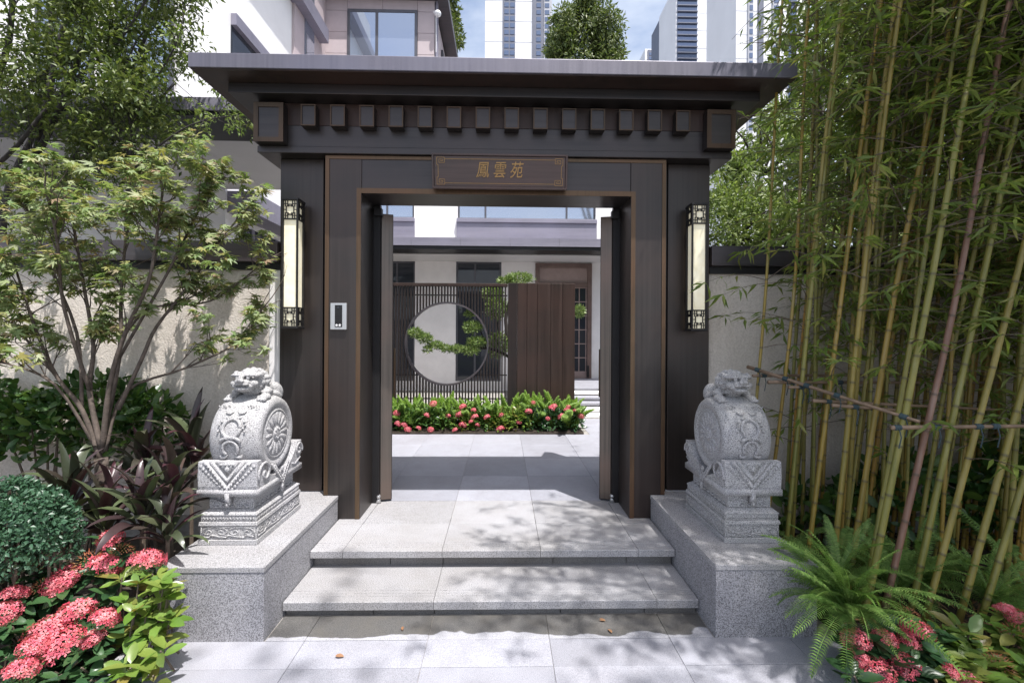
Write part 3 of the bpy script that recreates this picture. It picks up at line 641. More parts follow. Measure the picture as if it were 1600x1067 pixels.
    for k in range(11):
        a = R(-35 + k * 25)
        for yy, q, e in ((.105, .083, .021), (.145, .090, .022), (.185, .080, .02)): E((q * math.cos(a), yy, .955 + q * .82 * math.sin(a)), (e, e, e), 8, 6)
    for k in range(5): E((0, .22 + k * .045, .962 - .004 * k), (.016, .022, .014), 8, 6)
    for k in range(6): E((.0, .41 + .004 * k, .85 + .022 * k), (.03 - .002 * k, .026, .022), 8, 6)
    b.v = [(x * 1.02, 0.105 + (y if y < .2 else .2 + (y - .2) * .72), z + 0.004 - (0 if y < .24 else (y - .24) * .30) + (0.042 if z < .86 and y < .2 else 0.0)) for x, y, z in b.v]
    b.v = [(x * .92, .285 + (y - .265) * .90, .845 + (z - .845) * .88) for x, y, z in b.v]
    li = P(b, 'lion')
    rm = li.modifiers.new('remesh', 'REMESH'); rm.mode = 'VOXEL'; rm.voxel_size = 0.0042; rm.use_smooth_shade = True
    return r
ds = drum_stone(-1.56, 'carved granite drum stone with crouching lion in sunshine beside the maple')
drum_stone(1.56, 'carved granite drum stone with crouching lion standing in shade beside the bamboo', ds)

# ------------------------------------------------------------------ courtyard: screen, house, steps
SY = 7.3
sc = root('garden_screen', (-0.4, SY, LZ), 'dark slatted metal screen with round moon opening and solid brown panel', 'screen')
ctr = PX(698.5, 537, SY); RM = 0.645; sx0, sx1, sz1 = -2.75, PX(793, 440, SY).x, 2.475
unit = B().box(-0.011, 0.011, -0.03, 0.03, 0, 1).mesh('slat'); unit.materials.append(MATS['screen_metal'])
n = int((sx1 - sx0) / 0.0485)
for i in range(n):
    x = sx0 + 0.03 + i * 0.0485; zz = [(LZ + 0.08, sz1 - 0.05)]
    if abs(x - ctr.x) < RM: h = math.sqrt(RM ** 2 - (x - ctr.x) ** 2); zz = [(LZ + 0.08, ctr.z - h), (ctr.z + h, sz1 - 0.05)]
    for z0, z1 in zz:
        if z1 - z0 > 0.02: inst('slat', unit, Matrix.Translation((x, SY, z0)) @ Matrix.Diagonal((1, 1, z1 - z0, 1)), sc)
B().box(sx0, sx1, SY - 0.045, SY + 0.045, sz1 - 0.05, sz1).build('top_rail', 'panel_brown', sc, bevel=0.004)
B().box(sx0, sx1, SY - 0.04, SY + 0.04, LZ + 0.002, LZ + 0.08).build('bottom_rail', 'screen_metal', sc)
for z in (0.62, 1.0, 2.28):
    h = math.sqrt(max(0, RM ** 2 - (z - ctr.z) ** 2)); bb = B().box(sx0, ctr.x - h if h else sx1, SY + 0.032, SY + 0.04, z, z + 0.02)
    if h: bb.box(ctr.x + h, sx1, SY + 0.032, SY + 0.04, z, z + 0.02)
    bb.build('cross_rail', 'screen_metal', sc)
v = []; f = []; nn = 64
for j in range(nn):
    a = 2 * math.pi * j / nn
    for q, yy in ((RM - 0.004, -0.05), (RM + 0.022, -0.05), (RM + 0.022, 0.05), (RM - 0.004, 0.05)): v.append((ctr.x + q * math.cos(a), SY + yy, ctr.z + q * math.sin(a)))
for j in range(nn):
    for k in range(4): f.append((j * 4 + k, j * 4 + (k + 1) % 4, ((j + 1) % nn) * 4 + (k + 1) % 4, ((j + 1) % nn) * 4 + k))
B().add(v, f).build('moon_ring', 'cap_metal', sc)
px = [793.5, 808, 823, 839, 860, 878, 897.5]
for i, (a, c) in enumerate(zip(px, px[1:])):
    B().box(PX(a, 500, SY).x + 0.002, PX(c, 500, SY).x - 0.002, SY - 0.07 + 0.004 * (i % 2), SY + 0.03, LZ + 0.002, sz1 + 0.006).build('plank', 'panel_brown' if i > 0 else 'screen_metal', sc, bevel=0.003)

HY = 12.0
hs = root('house', (-3, HY, LZ), 'pale stone house with flat canopies and mauve metal bands behind the gate', 'house')
def hx(x): return PX(x, 500, HY).x
def hz(y, Y=HY): return PX(780, y, Y).z
x0, x1 = -4.66, 3.6
wins = [(hx(590), hx(648), 0.45, hz(409) - 0.0), (hx(712), hx(783), 0.45, hz(409)), (hx(836), hx(924), LZ + 0.25, hz(411))]
B_ = holed(B(), x0, x1, LZ, hz(409), HY, HY + 0.3, wins); B_.build('lower_wall', 'stone_cream', hs)
up = [(hx(560), hx(646), hz(343), hz(290)), (hx(714), hx(930), hz(343), hz(290))]
z2 = hz(409) + 0.001
holed(B(), x0, x1, z2, 6.2, HY, HY + 0.3, up).build('upper_wall', 'stone_white', hs)
def window(x0, x1, z0, z1, y, m, par, mull=(0.5,), fw=0.05, trans=()):
    wv = B().box(x0, x1, y + 0.06, y + 0.10, z0, z0 + fw); wv.box(x0, x1, y + 0.06, y + 0.10, z1 - fw, z1); wv.box(x0, x0 + fw, y + 0.0601, y + 0.0999, z0 + fw, z1 - fw); wv.box(x1 - fw, x1, y + 0.0601, y + 0.0999, z0 + fw, z1 - fw)
    for q in mull: xx = x0 + (x1 - x0) * q; wv.box(xx - fw / 2, xx + fw / 2, y + 0.061, y + 0.099, z0 + fw, z1 - fw)
    for q in trans: zz = z0 + (z1 - z0) * q; wv.box(x0 + fw, x1 - fw, y + 0.062, y + 0.098, zz - fw / 2, zz + fw / 2)
    o = wv.build('window', 'window_frame', par)
    e = [0] + list(mull) + [1]
    for a, c in zip(e, e[1:]): B().box(x0 + (x1 - x0) * a + fw / 2, x0 + (x1 - x0) * c - fw / 2, y + 0.075, y + 0.085, z0 + fw, z1 - fw).build('pane', m, o)
    return o
window(*wins[0], HY, 'glass_dark', hs); window(*wins[1], HY, 'glass_dark', hs, (0.42,))
window(*up[0], HY, 'glass_sky', hs, (0.5,)); window(*up[1], HY, 'glass_sky', hs, (0.2, 0.79))
for a, c in ((560, 647.5), (713, 931)):
    B().box(hx(a), hx(c), HY - 0.10, HY - 0.001, hz(349), hz(343) ).build('sill', 'mauve_metal', hs, bevel=0.004)
    B().box(hx(a), hx(c), HY - 0.06, HY - 0.0015, hz(372) - 0.3, hz(349) - 0.001).build('apron_panel', 'mauve_metal', hs)
# entrance door
dx0, dx1, dz0, dz1 = wins[2]
d = B(); d.box(dx0, dx0 + 0.11, HY - 0.05, HY + 0.12, dz0, dz1); d.box(dx1 - 0.11, dx1, HY - 0.05, HY + 0.12, dz0, dz1); d.box(dx0 + 0.11, dx1 - 0.11, HY - 0.0495, HY + 0.12, dz1 - 0.11, dz1); zt = hz(441)
d.box(dx0 + 0.11, dx1 - 0.11, HY - 0.03, HY + 0.1, zt - 0.12, zt)
do = d.build('entrance_door', 'door_brown', hs, bevel=0.006)
B().box(dx0 + 0.111, dx1 - 0.111, HY + 0.02, HY + 0.06, zt + 0.001, dz1 - 0.111).build('transom_panel', 'door_panel', do)
B().box(dx0 + 0.111, hx(893), HY + 0.02, HY + 0.07, dz0, zt - 0.121).build('door_leaf', 'door_brown', do)
gx0, gx1 = hx(893) + 0.001, dx1 - 0.111
B().box(gx0, gx1, HY + 0.05, HY + 0.06, dz0 + 0.25, zt - 0.121).build('pane', 'glass_dark', do)
la = B().box(gx0, gx1, HY + 0.02, HY + 0.07, dz0, dz0 + 0.25)
for i in range(7): z = dz0 + 0.25 + i * (zt - 0.13 - dz0 - 0.25) / 6; la.box(gx0, gx1, HY + 0.035, HY + 0.0495, z - 0.012, z + 0.012)
for i in range(3): x = gx0 + (gx1 - gx0) * (0.06 + 0.44 * i); la.box(x - 0.012, x + 0.012, HY + 0.036, HY + 0.049, dz0 + 0.25, zt - 0.13)
la.build('lattice', 'door_panel', do)
B().box(hx(917), hx(920), HY - 0.09, HY + 0.0, dz0 + 0.12, dz0 + 0.42).build('door_handle', 'black_metal', do)
# front canopy (over the lower storey)
cz0 = hz(409)
B().box(-4.3, 3.6, 10.45, HY - 0.002, cz0 + 0.17, hz(372, 10.45)).build('canopy', 'mauve_metal', hs)
for i in range(7): a = -4.3 + i * 7.9 / 7; B().box(a + 0.002, a + 7.9 / 7 - 0.002, 10.42, 10.449, hz(385, 10.45), hz(373, 10.45) + 0.01).build('fascia_panel', 'mauve_metal', hs)
B().box(-4.3, 3.6, 10.46, 11.02, cz0 + 0.02, cz0 + 0.168).build('canopy_beam', 'black_metal', hs)
B().box(-4.3, 3.6, 11.022, HY - 0.003, cz0 + 0.001, cz0 + 0.168).build('canopy_ceiling', 'ceiling_grey', hs)
# taller block above, stone panels round a window
TX0, TX1 = -4.66, PX(681, 60, HY).x; hole = (hx(541), hx(650), 8.55, hz(21))
B().box(TX0 + 0.002, TX1 - 0.03, HY + 0.02, HY + 9, 6.2, 10.3).build('upper_block', 'stone_pink', hs)
zs = [6.2 + 0.56 * i for i in range(8)] + [10.42]; xs = [TX0, hx(541), (hx(541) + hx(650)) / 2, hx(650), TX1]
for a, c in zip(xs, xs[1:]):
    for e, gg in zip(zs, zs[1:]):
        if hole[0] <= a and c <= hole[1] and e >= hole[2] - 0.4 and gg <= hole[3] + 0.2: continue
        B().box(a + 0.004, c - 0.004, HY - 0.02, HY + 0.018, e + 0.004, gg - 0.004).build('stone_panel', 'stone_pink', hs, bevel=0.003)
window(hole[0], hole[1], 8.2, hole[3], HY - 0.11, 'glass_sky', hs, (0.42,), 0.07)
B().box(TX0, TX1 + 0.32, HY - 0.35, HY + 9.2, 10.42, 10.62).build('eave', 'cap_metal', hs)
B().box(TX1 - 0.029, TX1 + 0.05, HY - 0.02, HY + 0.10, 6.2, 10.41).build('corner_trim', 'mauve_metal', hs)
B().box(TX1 - 0.028, TX1 + 0.03, HY + 1.2, HY + 2.6, 8.0, 9.9).build('window', 'window_frame', hs)
# left wing, its right side wall faces the court
WX, WY = -4.66, 7.82
sw = []; B().box(WX - 9, WX, WY, HY + 9, LZ, 12.5).build('wing_wall', 'stone_white', hs)
for i, (z0, z1, xo) in enumerate(((hz(40, WY), hz(22, WY), .10), (9.0, 9.35, 0.28), (11.0, 11.3, 0.3))):
    B().box(WX + 0.002, WX + xo, WY + 0.12, HY - 0.4, z0, z1).build('side_band', 'mauve_metal', hs)
B().box(WX + 0.001, WX + 0.012, WY + 0.12, HY - 0.5, 5.9, hz(40, WY) - 0.001).build('side_window', 'glass_dark', hs)
B().box(WX + 0.003, WX + 0.06, 10.2, HY - 0.03, 6.3, 10.4).build('side_panel', 'stone_pink', hs)
B().box(WX + 0.061, WX + 0.085, 10.7, 11.2, 6.8, 10.2).build('side_window', 'glass_sky', hs)
for a, c in ((60, 150), (185, 275)):
    p, q = PX(a, 160, WY), PX(c, 10, WY); o = window(p.x, q.x, 5.75, 9.2, WY - 0.13, 'glass_sky', hs, (0.5,), 0.07, (0.35,))
# deep porch canopy at the front of the wing
pz = 4.1
B().box(WX - 9, -2.6, 5.18, WY - 0.002, pz + 0.05, pz + 0.20).build('porch_canopy', 'mauve_metal', hs, bevel=0.006)
B().box(WX - 9, -2.6, 5.20, 5.87, pz - 0.001, pz + 0.049).build('porch_beam', 'black_metal', hs)
for i in range(6): a = -10.6 + i * 8.0 / 6; B().box(a + 0.003, a + 8.0 / 6 - 0.003, 5.872, WY - 0.003, pz, pz + 0.048).build('ceiling_panel', 'ceiling_grey', hs)
dlp = PX(323, 268, 6.75); B().tube([(dlp.x, dlp.y, pz - 0.008), (dlp.x, dlp.y, pz - 0.0005)], 0.07, 20).build('downlight', 'door_brown', hs)
B().box(WX + 0.002, WX + 0.45, WY + 0.05, 10.4, 3.72, 4.09).build('side_canopy', 'mauve_metal', hs)
B().box(WX + 0.001, WX + 0.008, WY + 0.4, 10.4, 0.6, 3.6).build('side_window', 'glass_dark', hs)
for y in (8.6, 9.5): B().box(WX + 0.0085, WX + 0.03, y, y + 0.08, 0.6, 3.6).build('mullion', 'mauve_metal', hs)
sc_ = PX(684, 22, HY - 0.2); r = root('security_camera', sc_, 'white dome security camera on a short arm at the house corner', 'camera')
B().ell(sc_, (0.09, 0.09, 0.08)).build('dome', 'white_plastic', r, smooth=True); B().tube([sc_ + Vector((-0.02, 0, 0.06)), sc_ + Vector((-0.12, 0.12, 0.12))], 0.025).tube([sc_ + Vector((-0.05, 0.03, -0.05)), sc_ + Vector((-0.06, 0.15, -0.9))], 0.012).build('arm', 'white_plastic', r)
# entrance platform and steps seen past the planting
es = root('entrance_steps', (2.0, 8.6, LZ), 'white and grey stone slab steps rising to the house entrance', 'steps')
for i, (y, z, m) in enumerate(((7.95, 0.05, 'stone_white'), (8.3, 0.10, 'stone_white'), (8.65, 0.16, 'paving'), (9.0, 0.22, 'paving'), (9.35, 0.28, 'stone_white'))):
    B().box(0.95, 3.2, y, y + 0.30, LZ + z - 0.05, LZ + z).build('tread', m, es, bevel=0.004); B().box(0.96, 3.19, y + 0.03, y + 0.33, LZ + 0.002, LZ + z - 0.0505).build('riser', 'paving_dark', es)
B().box(0.2, 3.4, 9.7, HY - 0.005, LZ + 0.002, LZ + 0.33).build('platform', 'paving', es, bevel=0.005)

# ------------------------------------------------------------------ far towers
def tower(label, xa, xb, Y, m, strips, top=190, z0w=95, depth=25, xs=None, ms='tower_white', fh=3.0):
    p, q = PX(xa, 40, Y).x, PX(xb, 40, Y).x
    r = root('tower', ((p + q) / 2, Y, 0), label, 'tower', 'tower blocks beyond the house')
    B().box(p, q, Y, Y + depth, 0, top).build('wall', m, r)
    for (a, c, mm, kind) in strips:
        u0, u1 = PX(a, 40, Y).x, PX(c, 40, Y).x
        if kind == 'wall': B().box(u0, u1, Y - 0.5, Y - 0.01, 0, top - 1).build('wall_strip', mm, r); continue
        if kind == 'slabs':
            B().box(u0, u1, Y - 0.3, Y - 0.01, 0, top - 1).build('glass_strip', mm, r); z = z0w
            while z < top - 3: B().box(u0, u1, Y - 1.1, Y - 0.31, z, z + 0.45).build('balcony', 'tower_dark', r); z += fh
            continue
        z = z0w
        while z < top - 3:
            B().box(u0, u1, Y - 0.62, Y - 0.511, z, z + fh * 0.62).build('window', mm, r); z += fh
    z = z0w
    while z < top:
        if fh > 2: B().box(p, q, Y - 0.06, Y - 0.012, z - 0.06, z + 0.06).build('floor_line', 'tower_grey', r)
        z += fh * 3
    return r
tower('white tower block with paired dark window columns behind the round tree', 758, 862, 200, 'tower_white',
      [(786, 805, 'tower_dark', 'wall'), (788, 795, 'glass_tower', 'win'), (797, 804, 'glass_tower', 'win'), (832, 849, 'tower_dark', 'wall'), (838, 845, 'glass_tower', 'win'), (850, 862, 'tower_grey', 'wall'), (851, 858, 'glass_tower', 'win')])
t2 = tower('blue glass and white panel tower block with a stepped side face', 1056, 1136, 230, 'tower_white',
      [(1058, 1089, 'glass_tower', 'slabs'), (1107, 1115, 'tower_grey', 'wall'), (1109, 1113, 'glass_tower', 'win')], 182)
p, q = PX(1036, 40, 255).x, PX(1058, 40, 255).x
b = B().box(p, q, 255, 275, 0, 185).build('side_wing', 'tower_dark', t2)
for i in range(22): B().box(p + 0.5, q - 0.5, 254.4, 254.99, 110 + i * 3.2, 111.2 + i * 3.2).build('balcony', 'tower_white', t2)
tower('pale tower block with square windows and blue pier beyond the bamboo', 1150, 1262, 170, 'tower_white',
      [(1168, 1176, 'tower_grey', 'wall'), (1170, 1175, 'glass_tower', 'win'), (1184, 1192, 'tower_dark', 'wall'), (1206, 1216, 'tower_grey', 'wall'), (1208, 1215, 'glass_tower', 'win'), (1232, 1244, 'glass_tower', 'slabs')], 170, 80)
tower('low distant pale block beside the blue glass tower', 1008, 1036, 330, 'tower_white', [(1012, 1020, 'tower_dark', 'wall'), (1014, 1018, 'glass_tower', 'win'), (1024, 1030, 'glass_tower', 'slabs')], 212, 150)

# ------------------------------------------------------------------ vegetation helpers
def limb(b, pts, r0, r1, n=8, sub=4):
    """smooth tapered limb through pts"""
    P = [Vector(p) for p in pts]; out = []
    for i in range(len(P) - 1):
        a, c, d, e = P[max(i - 1, 0)], P[i], P[i + 1], P[min(i + 2, len(P) - 1)]
        for k in range(sub):
            t = k / sub; out.append(0.5 * ((2 * c) + (d - a) * t + (2 * a - 5 * c + 4 * d - e) * t * t + (3 * c - a - 3 * d + e) * t ** 3))
    out.append(P[-1]); m = len(out); b.tube(out, [r0 + (r1 - r0) * i / (m - 1) for i in range(m)], n); return out
def grow(b, start, d, ln, rad, lvl, tips, spread=0.7, up=0.15, nseg=4, kids=(2, 4)):
    pts = [Vector(start)]; d = Vector(d).normalized()
    for i in range(nseg): d = (d + rv(0.22) + Vector((0, 0, up * 0.3))).normalized(); pts.append(pts[-1] + d * ln / nseg)
    b.tube(pts, [rad * (1 - 0.6 * i / nseg) for i in range(nseg + 1)], 6 if rad > 0.008 else 4, cap=False)
    if lvl == 0: tips.append((pts[-1], d)); tips.append((pts[-2], d)); return
    for k in range(random.randint(*kids)):
        j = random.randint(1, nseg); grow(b, pts[j], d + rv(spread) + Vector((0, 0, up)), ln * random.uniform(0.5, 0.75), rad * 0.45, lvl - 1, tips, spread, up, nseg, kids)
    tips.append((pts[-1], d))

# maple
mp = root('maple_tree', PX(165, 930, 3.0).to_tuple()[:2] + (0.06,), 'multi stemmed maple with pale green palmate leaves in front of the cream wall', 'tree')
b = B(); tips = []; mY = 3.0
base = Vector((*PX(165, 800, mY).to_tuple()[:2], 0.05))
trk = limb(b, [base, PX(163, 790, mY), PX(158, 715, mY)], 0.045, 0.036, 10)
LM = [([(158, 720), (128, 640), (90, 590), (58, 520), (18, 400)], .02, -.05), ([(150, 700), (85, 600), (0, 565)], .012, -.25), ([(90, 590), (50, 540), (0, 488)], .012, .2), ([(158, 700), (140, 610), (146, 540), (128, 430), (112, 330)], .022, .1),
      ([(160, 705), (172, 600), (196, 520), (232, 440), (246, 360), (255, 290)], .021, -.1), ([(165, 705), (196, 612), (290, 575), (370, 535), (412, 480)], .014, .38), ([(185, 640), (222, 560), (245, 510), (300, 440), (340, 380), (392, 320)], .016, .32),
      ([(160, 690), (186, 560), (190, 450), (200, 350), (218, 270)], .018, .3), ([(196, 520), (240, 480), (330, 470), (412, 410)], .010, .40), ([(128, 640), (120, 520), (70, 400), (40, 320)], .014, .35), ([(140, 610), (100, 480), (90, 380), (70, 290)], .014, -.3), ([(186, 560), (260, 430), (300, 350), (330, 290)], .012, .25)]
for pts, r0, dy in LM:
    k = len(pts); q = limb(b, [PX(x, y, mY + dy * i / (k - 1)) for i, (x, y) in enumerate(pts)], r0 * .82, 0.005, 8)
    m = len(q)
    for i in range(int(m * 0.42), m):
        for _ in range(2):
            if random.random() < 0.78: grow(b, q[i], (q[min(i + 1, m - 1)] - q[i - 1]).normalized() + rv(0.9) + Vector((0, -0.1, 0.25)), random.uniform(0.12, 0.30), 0.0045, 1, tips, 0.8, 0.1, 3, (1, 2))
    tips.append((q[-1], Vector((0, 0, 1))))
b.build('trunk', 'bark', mp, smooth=True)
X = []
for p, d in tips:
    if p.z < 1.62 and random.random() < 0.5: continue
    if p.x > PX(418, 400, p.y).x: continue
    for _ in range(random.choice((6, 7, 8, 9))):
        dd = Vector((d.x * 0.5, d.y * 0.5, 0)) + Vector((random.uniform(-1, 1), random.uniform(-1.1, 0.8), random.uniform(-0.45, 0.15)))
        X.append((p + rv(0.035), frame(dd, Vector((0.1, -0.35, 1)) + rv(0.35), random.uniform(-0.5, 0.5)), random.uniform(0.05, 0.095)))
cr = root('crown', mp.location); cr.parent = mp; cr.location = (0, 0, 0); 
leaves('foliage', MAPLE, X, 'leaf_maple', cr, 300)
print('maple leaves', len(X))

def crown_tree(name, label, basep, limbs, T, m, size, nl, twig=0.35, lvl=2, r0=0.06, bark='bark_dark', cat='tree', parts=0, group=None, start=0.35, kids=(2, 4), spread=0.7, filt=None):
    r = root(name, basep, label, cat, group); b = B(); tips = []
    for pts, ra, rb in limbs:
        q = limb(b, pts, ra, rb, 8)
        m_ = len(q)
        for i in range(int(m_ * start), m_):
            grow(b, q[i], (q[min(i + 1, m_ - 1)] - q[i - 1]).normalized() * 0.6 + rv(1.0), twig * random.uniform(0.6, 1.3), max(0.004, rb * 0.6), lvl, tips, spread, 0.12, 3, kids)
    b.build('trunk', bark, r, smooth=True); X = []
    for p, d in tips:
        if filt and not filt(p): continue
        for _ in range(nl):
            X.append((p + rv(twig * 0.28), frame(d * 0.4 + rv(1) + Vector((0, 0, -0.25)), Vector((0, 0, 1)) + rv(0.6), random.uniform(-0.6, 0.6)), size * random.uniform(0.7, 1.3)))
    c = leaves('crown', T, X, m, r, parts); print(name, len(X)); return r

# dark branchy tree over the wall on the left
Y = 4.75
lm = [([PX(40, 560, Y), PX(50, 300, Y), PX(75, 150, Y), PX(110, -10, Y), PX(120, -140, Y)], .042, .014), ([PX(20, 560, Y), PX(5, 330, Y), PX(60, 190, Y + .3), PX(80, 60, Y + .3), PX(70, -120, Y + .3)], .036, .013),
      ([PX(-30, 560, Y), PX(-40, 320, Y), PX(30, 225, Y - .3), PX(100, 140, Y - .3), PX(190, 60, Y - .4), PX(250, -40, Y - .5)], .026, .007), ([PX(60, 240, Y), PX(110, 130, Y - .2), PX(135, 20, Y - .3), PX(150, -120, Y)], .03, .012), ([PX(-60, 500, Y), PX(-30, 200, Y), PX(15, 60, Y - .4), PX(20, -120, Y - .4)], .04, .014), ([PX(60, 560, Y + .2), PX(95, 300, Y + .2), PX(150, 200, Y + .15), PX(215, 90, Y + .1), PX(262, -40, Y)], .03, .008), ([PX(100, 290, Y + .2), PX(140, 235, Y), PX(210, 190, Y - .1), PX(275, 130, Y - .2)], .018, .006)]
crown_tree('garden_tree', 'dark many branched tree leaning above the garden wall beside the porch', PX(20, 560, Y).to_tuple()[:2] + (LZ,), lm, SIMPLE, 'leaf_tree', 0.066, 12, 0.45, 2, kids=(2, 4), start=0.30)
Y = 4.45
lm = [([PX(196, 420, Y), PX(200, 300, Y), PX(205, 200, Y), PX(190, 130, Y), PX(215, 60, Y)], .022, .006), ([PX(202, 270, Y), PX(240, 235, Y - .1), PX(300, 195, Y - .2), PX(372, 180, Y - .25)], .012, .004), ([PX(200, 240, Y), PX(175, 190, Y), PX(150, 150, Y - .2)], .012, .004), ([PX(204, 200, Y), PX(240, 130, Y), PX(275, 70, Y - .1), PX(290, 10, Y - .1)], .012, .004)]
crown_tree('slender_tree', 'slender young tree with light small leaves in front of the porch canopy', PX(196, 420, Y).to_tuple()[:2] + (LZ,), lm, SIMPLE, 'leaf_bright', 0.05, 6, 0.24, 1, start=0.25, kids=(2, 4))

# evergreen shrub behind the maple
def mound(name, label, cells, T, m, size, n, cat, nparts=0, group=None, mats=None, outw=0.7, loc=None, gap=None):
    """cells: ellipsoids (centre, radii); leaves near the surface"""
    c0 = cells[0][0]; r = root(name, (c0[0], c0[1], 0.06) if loc is None else loc, label, cat, group); X = []; st = B()
    vol = np.array([q[1][0] * q[1][2] for q in cells]); vol = vol / vol.sum()
    for _ in range(n):
        c, ra = cells[int(rng.choice(len(cells), p=vol))]; d = Vector(rng.normal(size=3)).normalized()
        if d.z < -0.35: d.z = -d.z
        s = random.uniform(0.72, 1.04); p = Vector((c[0] + d.x * ra[0] * s, c[1] + d.y * ra[1] * s, c[2] + d.z * ra[2] * s))
        if gap and gap(p): continue
        dd = Vector((d.x / ra[0], d.y / ra[1], d.z / ra[2])).normalized() * outw + rv(0.8)
        X.append((p, frame(dd, d + rv(0.5), random.uniform(-0.7, 0.7)), size * random.uniform(0.65, 1.25)))
    for c, ra in cells:
        for k in range(5): st.tube([(c[0] + random.uniform(-.3, .3) * ra[0], c[1] + random.uniform(-.3, .3) * ra[1], 0.05), (c[0] + random.uniform(-.6, .6) * ra[0], c[1] + random.uniform(-.5, .5) * ra[1], c[2] + ra[2] * 0.6)], [0.012, 0.005], 5)
    st.build('stems', 'bark_twig', r)['kind'] = 'stuff'; leaves('foliage', T, X, m, r, nparts); return r
mound('evergreen_shrub', 'glossy dark green shrub filling the corner behind the maple stems', [(PX(60, 690, 3.4), (.42, .22, .36)), (PX(150, 660, 3.42), (.42, .2, .34)), (PX(230, 680, 3.45), (.30, .18, .30)), (PX(-60, 670, 3.35), (.4, .25, .4))], OVAL, 'leaf_shrub', 0.085, 2300, 'shrub', 280)
mound('boxwood_shrub', 'clipped small leaved bluish green shrub at the edge of the flower bed', [(PX(38, 850, 2.35), (.22, .22, .24)), (PX(-40, 870, 2.3), (.26, .25, .26)), (PX(60, 800, 2.4), (.13, .13, .12)), (PX(10, 785, 2.42), (.15, .13, .12)), (PX(82, 860, 2.36), (.10, .12, .16)), (PX(30, 765, 2.45), (.07, .08, .06))], TINY, 'leaf_box', 0.026, 9000, 'shrub', outw=0.5)

mound('shade_shrub', 'dark leafy shrub in deep shade between the bamboo culms and the wall', [(Vector((3.1, 3.3, .35)), (.55, .2, .4)), (Vector((4.1, 3.2, .45)), (.7, .25, .55)), (Vector((2.5, 3.4, .25)), (.35, .15, .3)), (Vector((5.2, 3.1, .6)), (.7, .3, .7))], OVAL, 'leaf_shrub', 0.10, 2600, 'shrub', loc=(3.5, 3.3, .07))
# cordylines
STR = []
for i in range(4):
    V, Fc = T_strap(0.125 + 0.016 * i, 9, 0.25 + 0.22 * i, 0.03, 0.006); me = arrmesh('leaf', V, Fc); me.materials.append(MATS['leaf_cordyline']); me.shade_smooth(); STR.append(me)
def cordyline(px, py, Y, n, size, label):
    size *= .84
    p = PX(px, py + 26, Y); r = root('cordyline_plant', (p.x, p.y, 0.06), label, 'plant', 'purple leaved plants under the maple')
    B().tube([(p.x, p.y, 0.05), p], [0.014, 0.010], 7).build('stem', 'bark_twig', r)
    for i in range(n):
        t = i / n; az = i * 2.4 + random.uniform(-.3, .3); el = R(15 + 62 * t + random.uniform(-8, 8))
        d = Vector((math.cos(az) * math.cos(el), math.sin(az) * math.cos(el), math.sin(el))); s = size * random.uniform(0.75, 1.15)
        M = Matrix.Translation(p + Vector((0, 0, 0.08 * (t - 0.6)))) @ (frame(d, (0, 0, 1), random.uniform(-.3, .3)) * s).to_4x4()
        inst('leaf', random.choice(STR), M, r)
for i, (x, y, Y, n, s) in enumerate(((165, 800, 2.75, 24, .48), (222, 795, 2.62, 24, .44), (268, 765, 2.74, 24, .48), (110, 770, 2.85, 22, .50), (300, 700, 3.25, 20, .56), (225, 720, 3.15, 22, .54), (262, 815, 2.58, 20, .34))):
    cordyline(x, y, Y, n, s, ['purple leaved cordyline growing at the maple trunk', 'purple and green cordyline growing behind the red flower heads', 'purple leaved cordyline beside the lion drum stone plinth', 'dark purple cordyline between the maple and the clipped shrub', 'tall cordyline standing against the shadowed cream wall', 'tall dark cordyline between the maple trunk and the cream wall', 'low green leaved cordyline at the corner of the plinth'][i])

# ixora bushes
def floret_cluster(bud=False):
    V = []; Fc = []; n = 95
    for i in range(n):
        t = (i + 0.5) / n; ph = i * 2.39996; th = math.acos(1 - 1.25 * t)
        d = Vector((math.sin(th) * math.cos(ph), math.sin(th) * math.sin(ph), math.cos(th) * 0.8)); p = d * random.uniform(0.85, 1.08)
        m3 = frame(d.orthogonal() + rv(0.4), d + rv(0.45), 0)
        k = len(V); s = random.uniform(.19, .26)
        if bud: q = [Vector((-.25, 0, 0)), Vector((.25, 0, 0)), Vector((0, 0, 1.6)), Vector((0, .3, 0))]; V += [p + (m3 @ a) * s for a in q]; Fc += [(k, k + 1, k + 2), (k + 1, k + 3, k + 2), (k + 3, k, k + 2)]; continue
        V.append(p + m3 @ Vector((0, 0, -0.03)))
        for j in range(4):
            a = j * math.pi / 2 + 0.3
            for da, l in ((-0.5, 0.62), (0, 1.0), (0.5, 0.62)): V.append(p + (m3 @ Vector((math.cos(a + da) * l, math.sin(a + da) * l, 0.12 * l))) * s)
            Fc += [(k, k + 1 + 3 * j, k + 2 + 3 * j), (k, k + 2 + 3 * j, k + 3 + 3 * j)]
    me = arrmesh('flower_head', np.array(V), np.array(Fc)); me.materials.append(MATS['petal_bud' if bud else 'petal']); return me
FLW = [floret_cluster() for _ in range(3)]; BUD = floret_cluster(True)
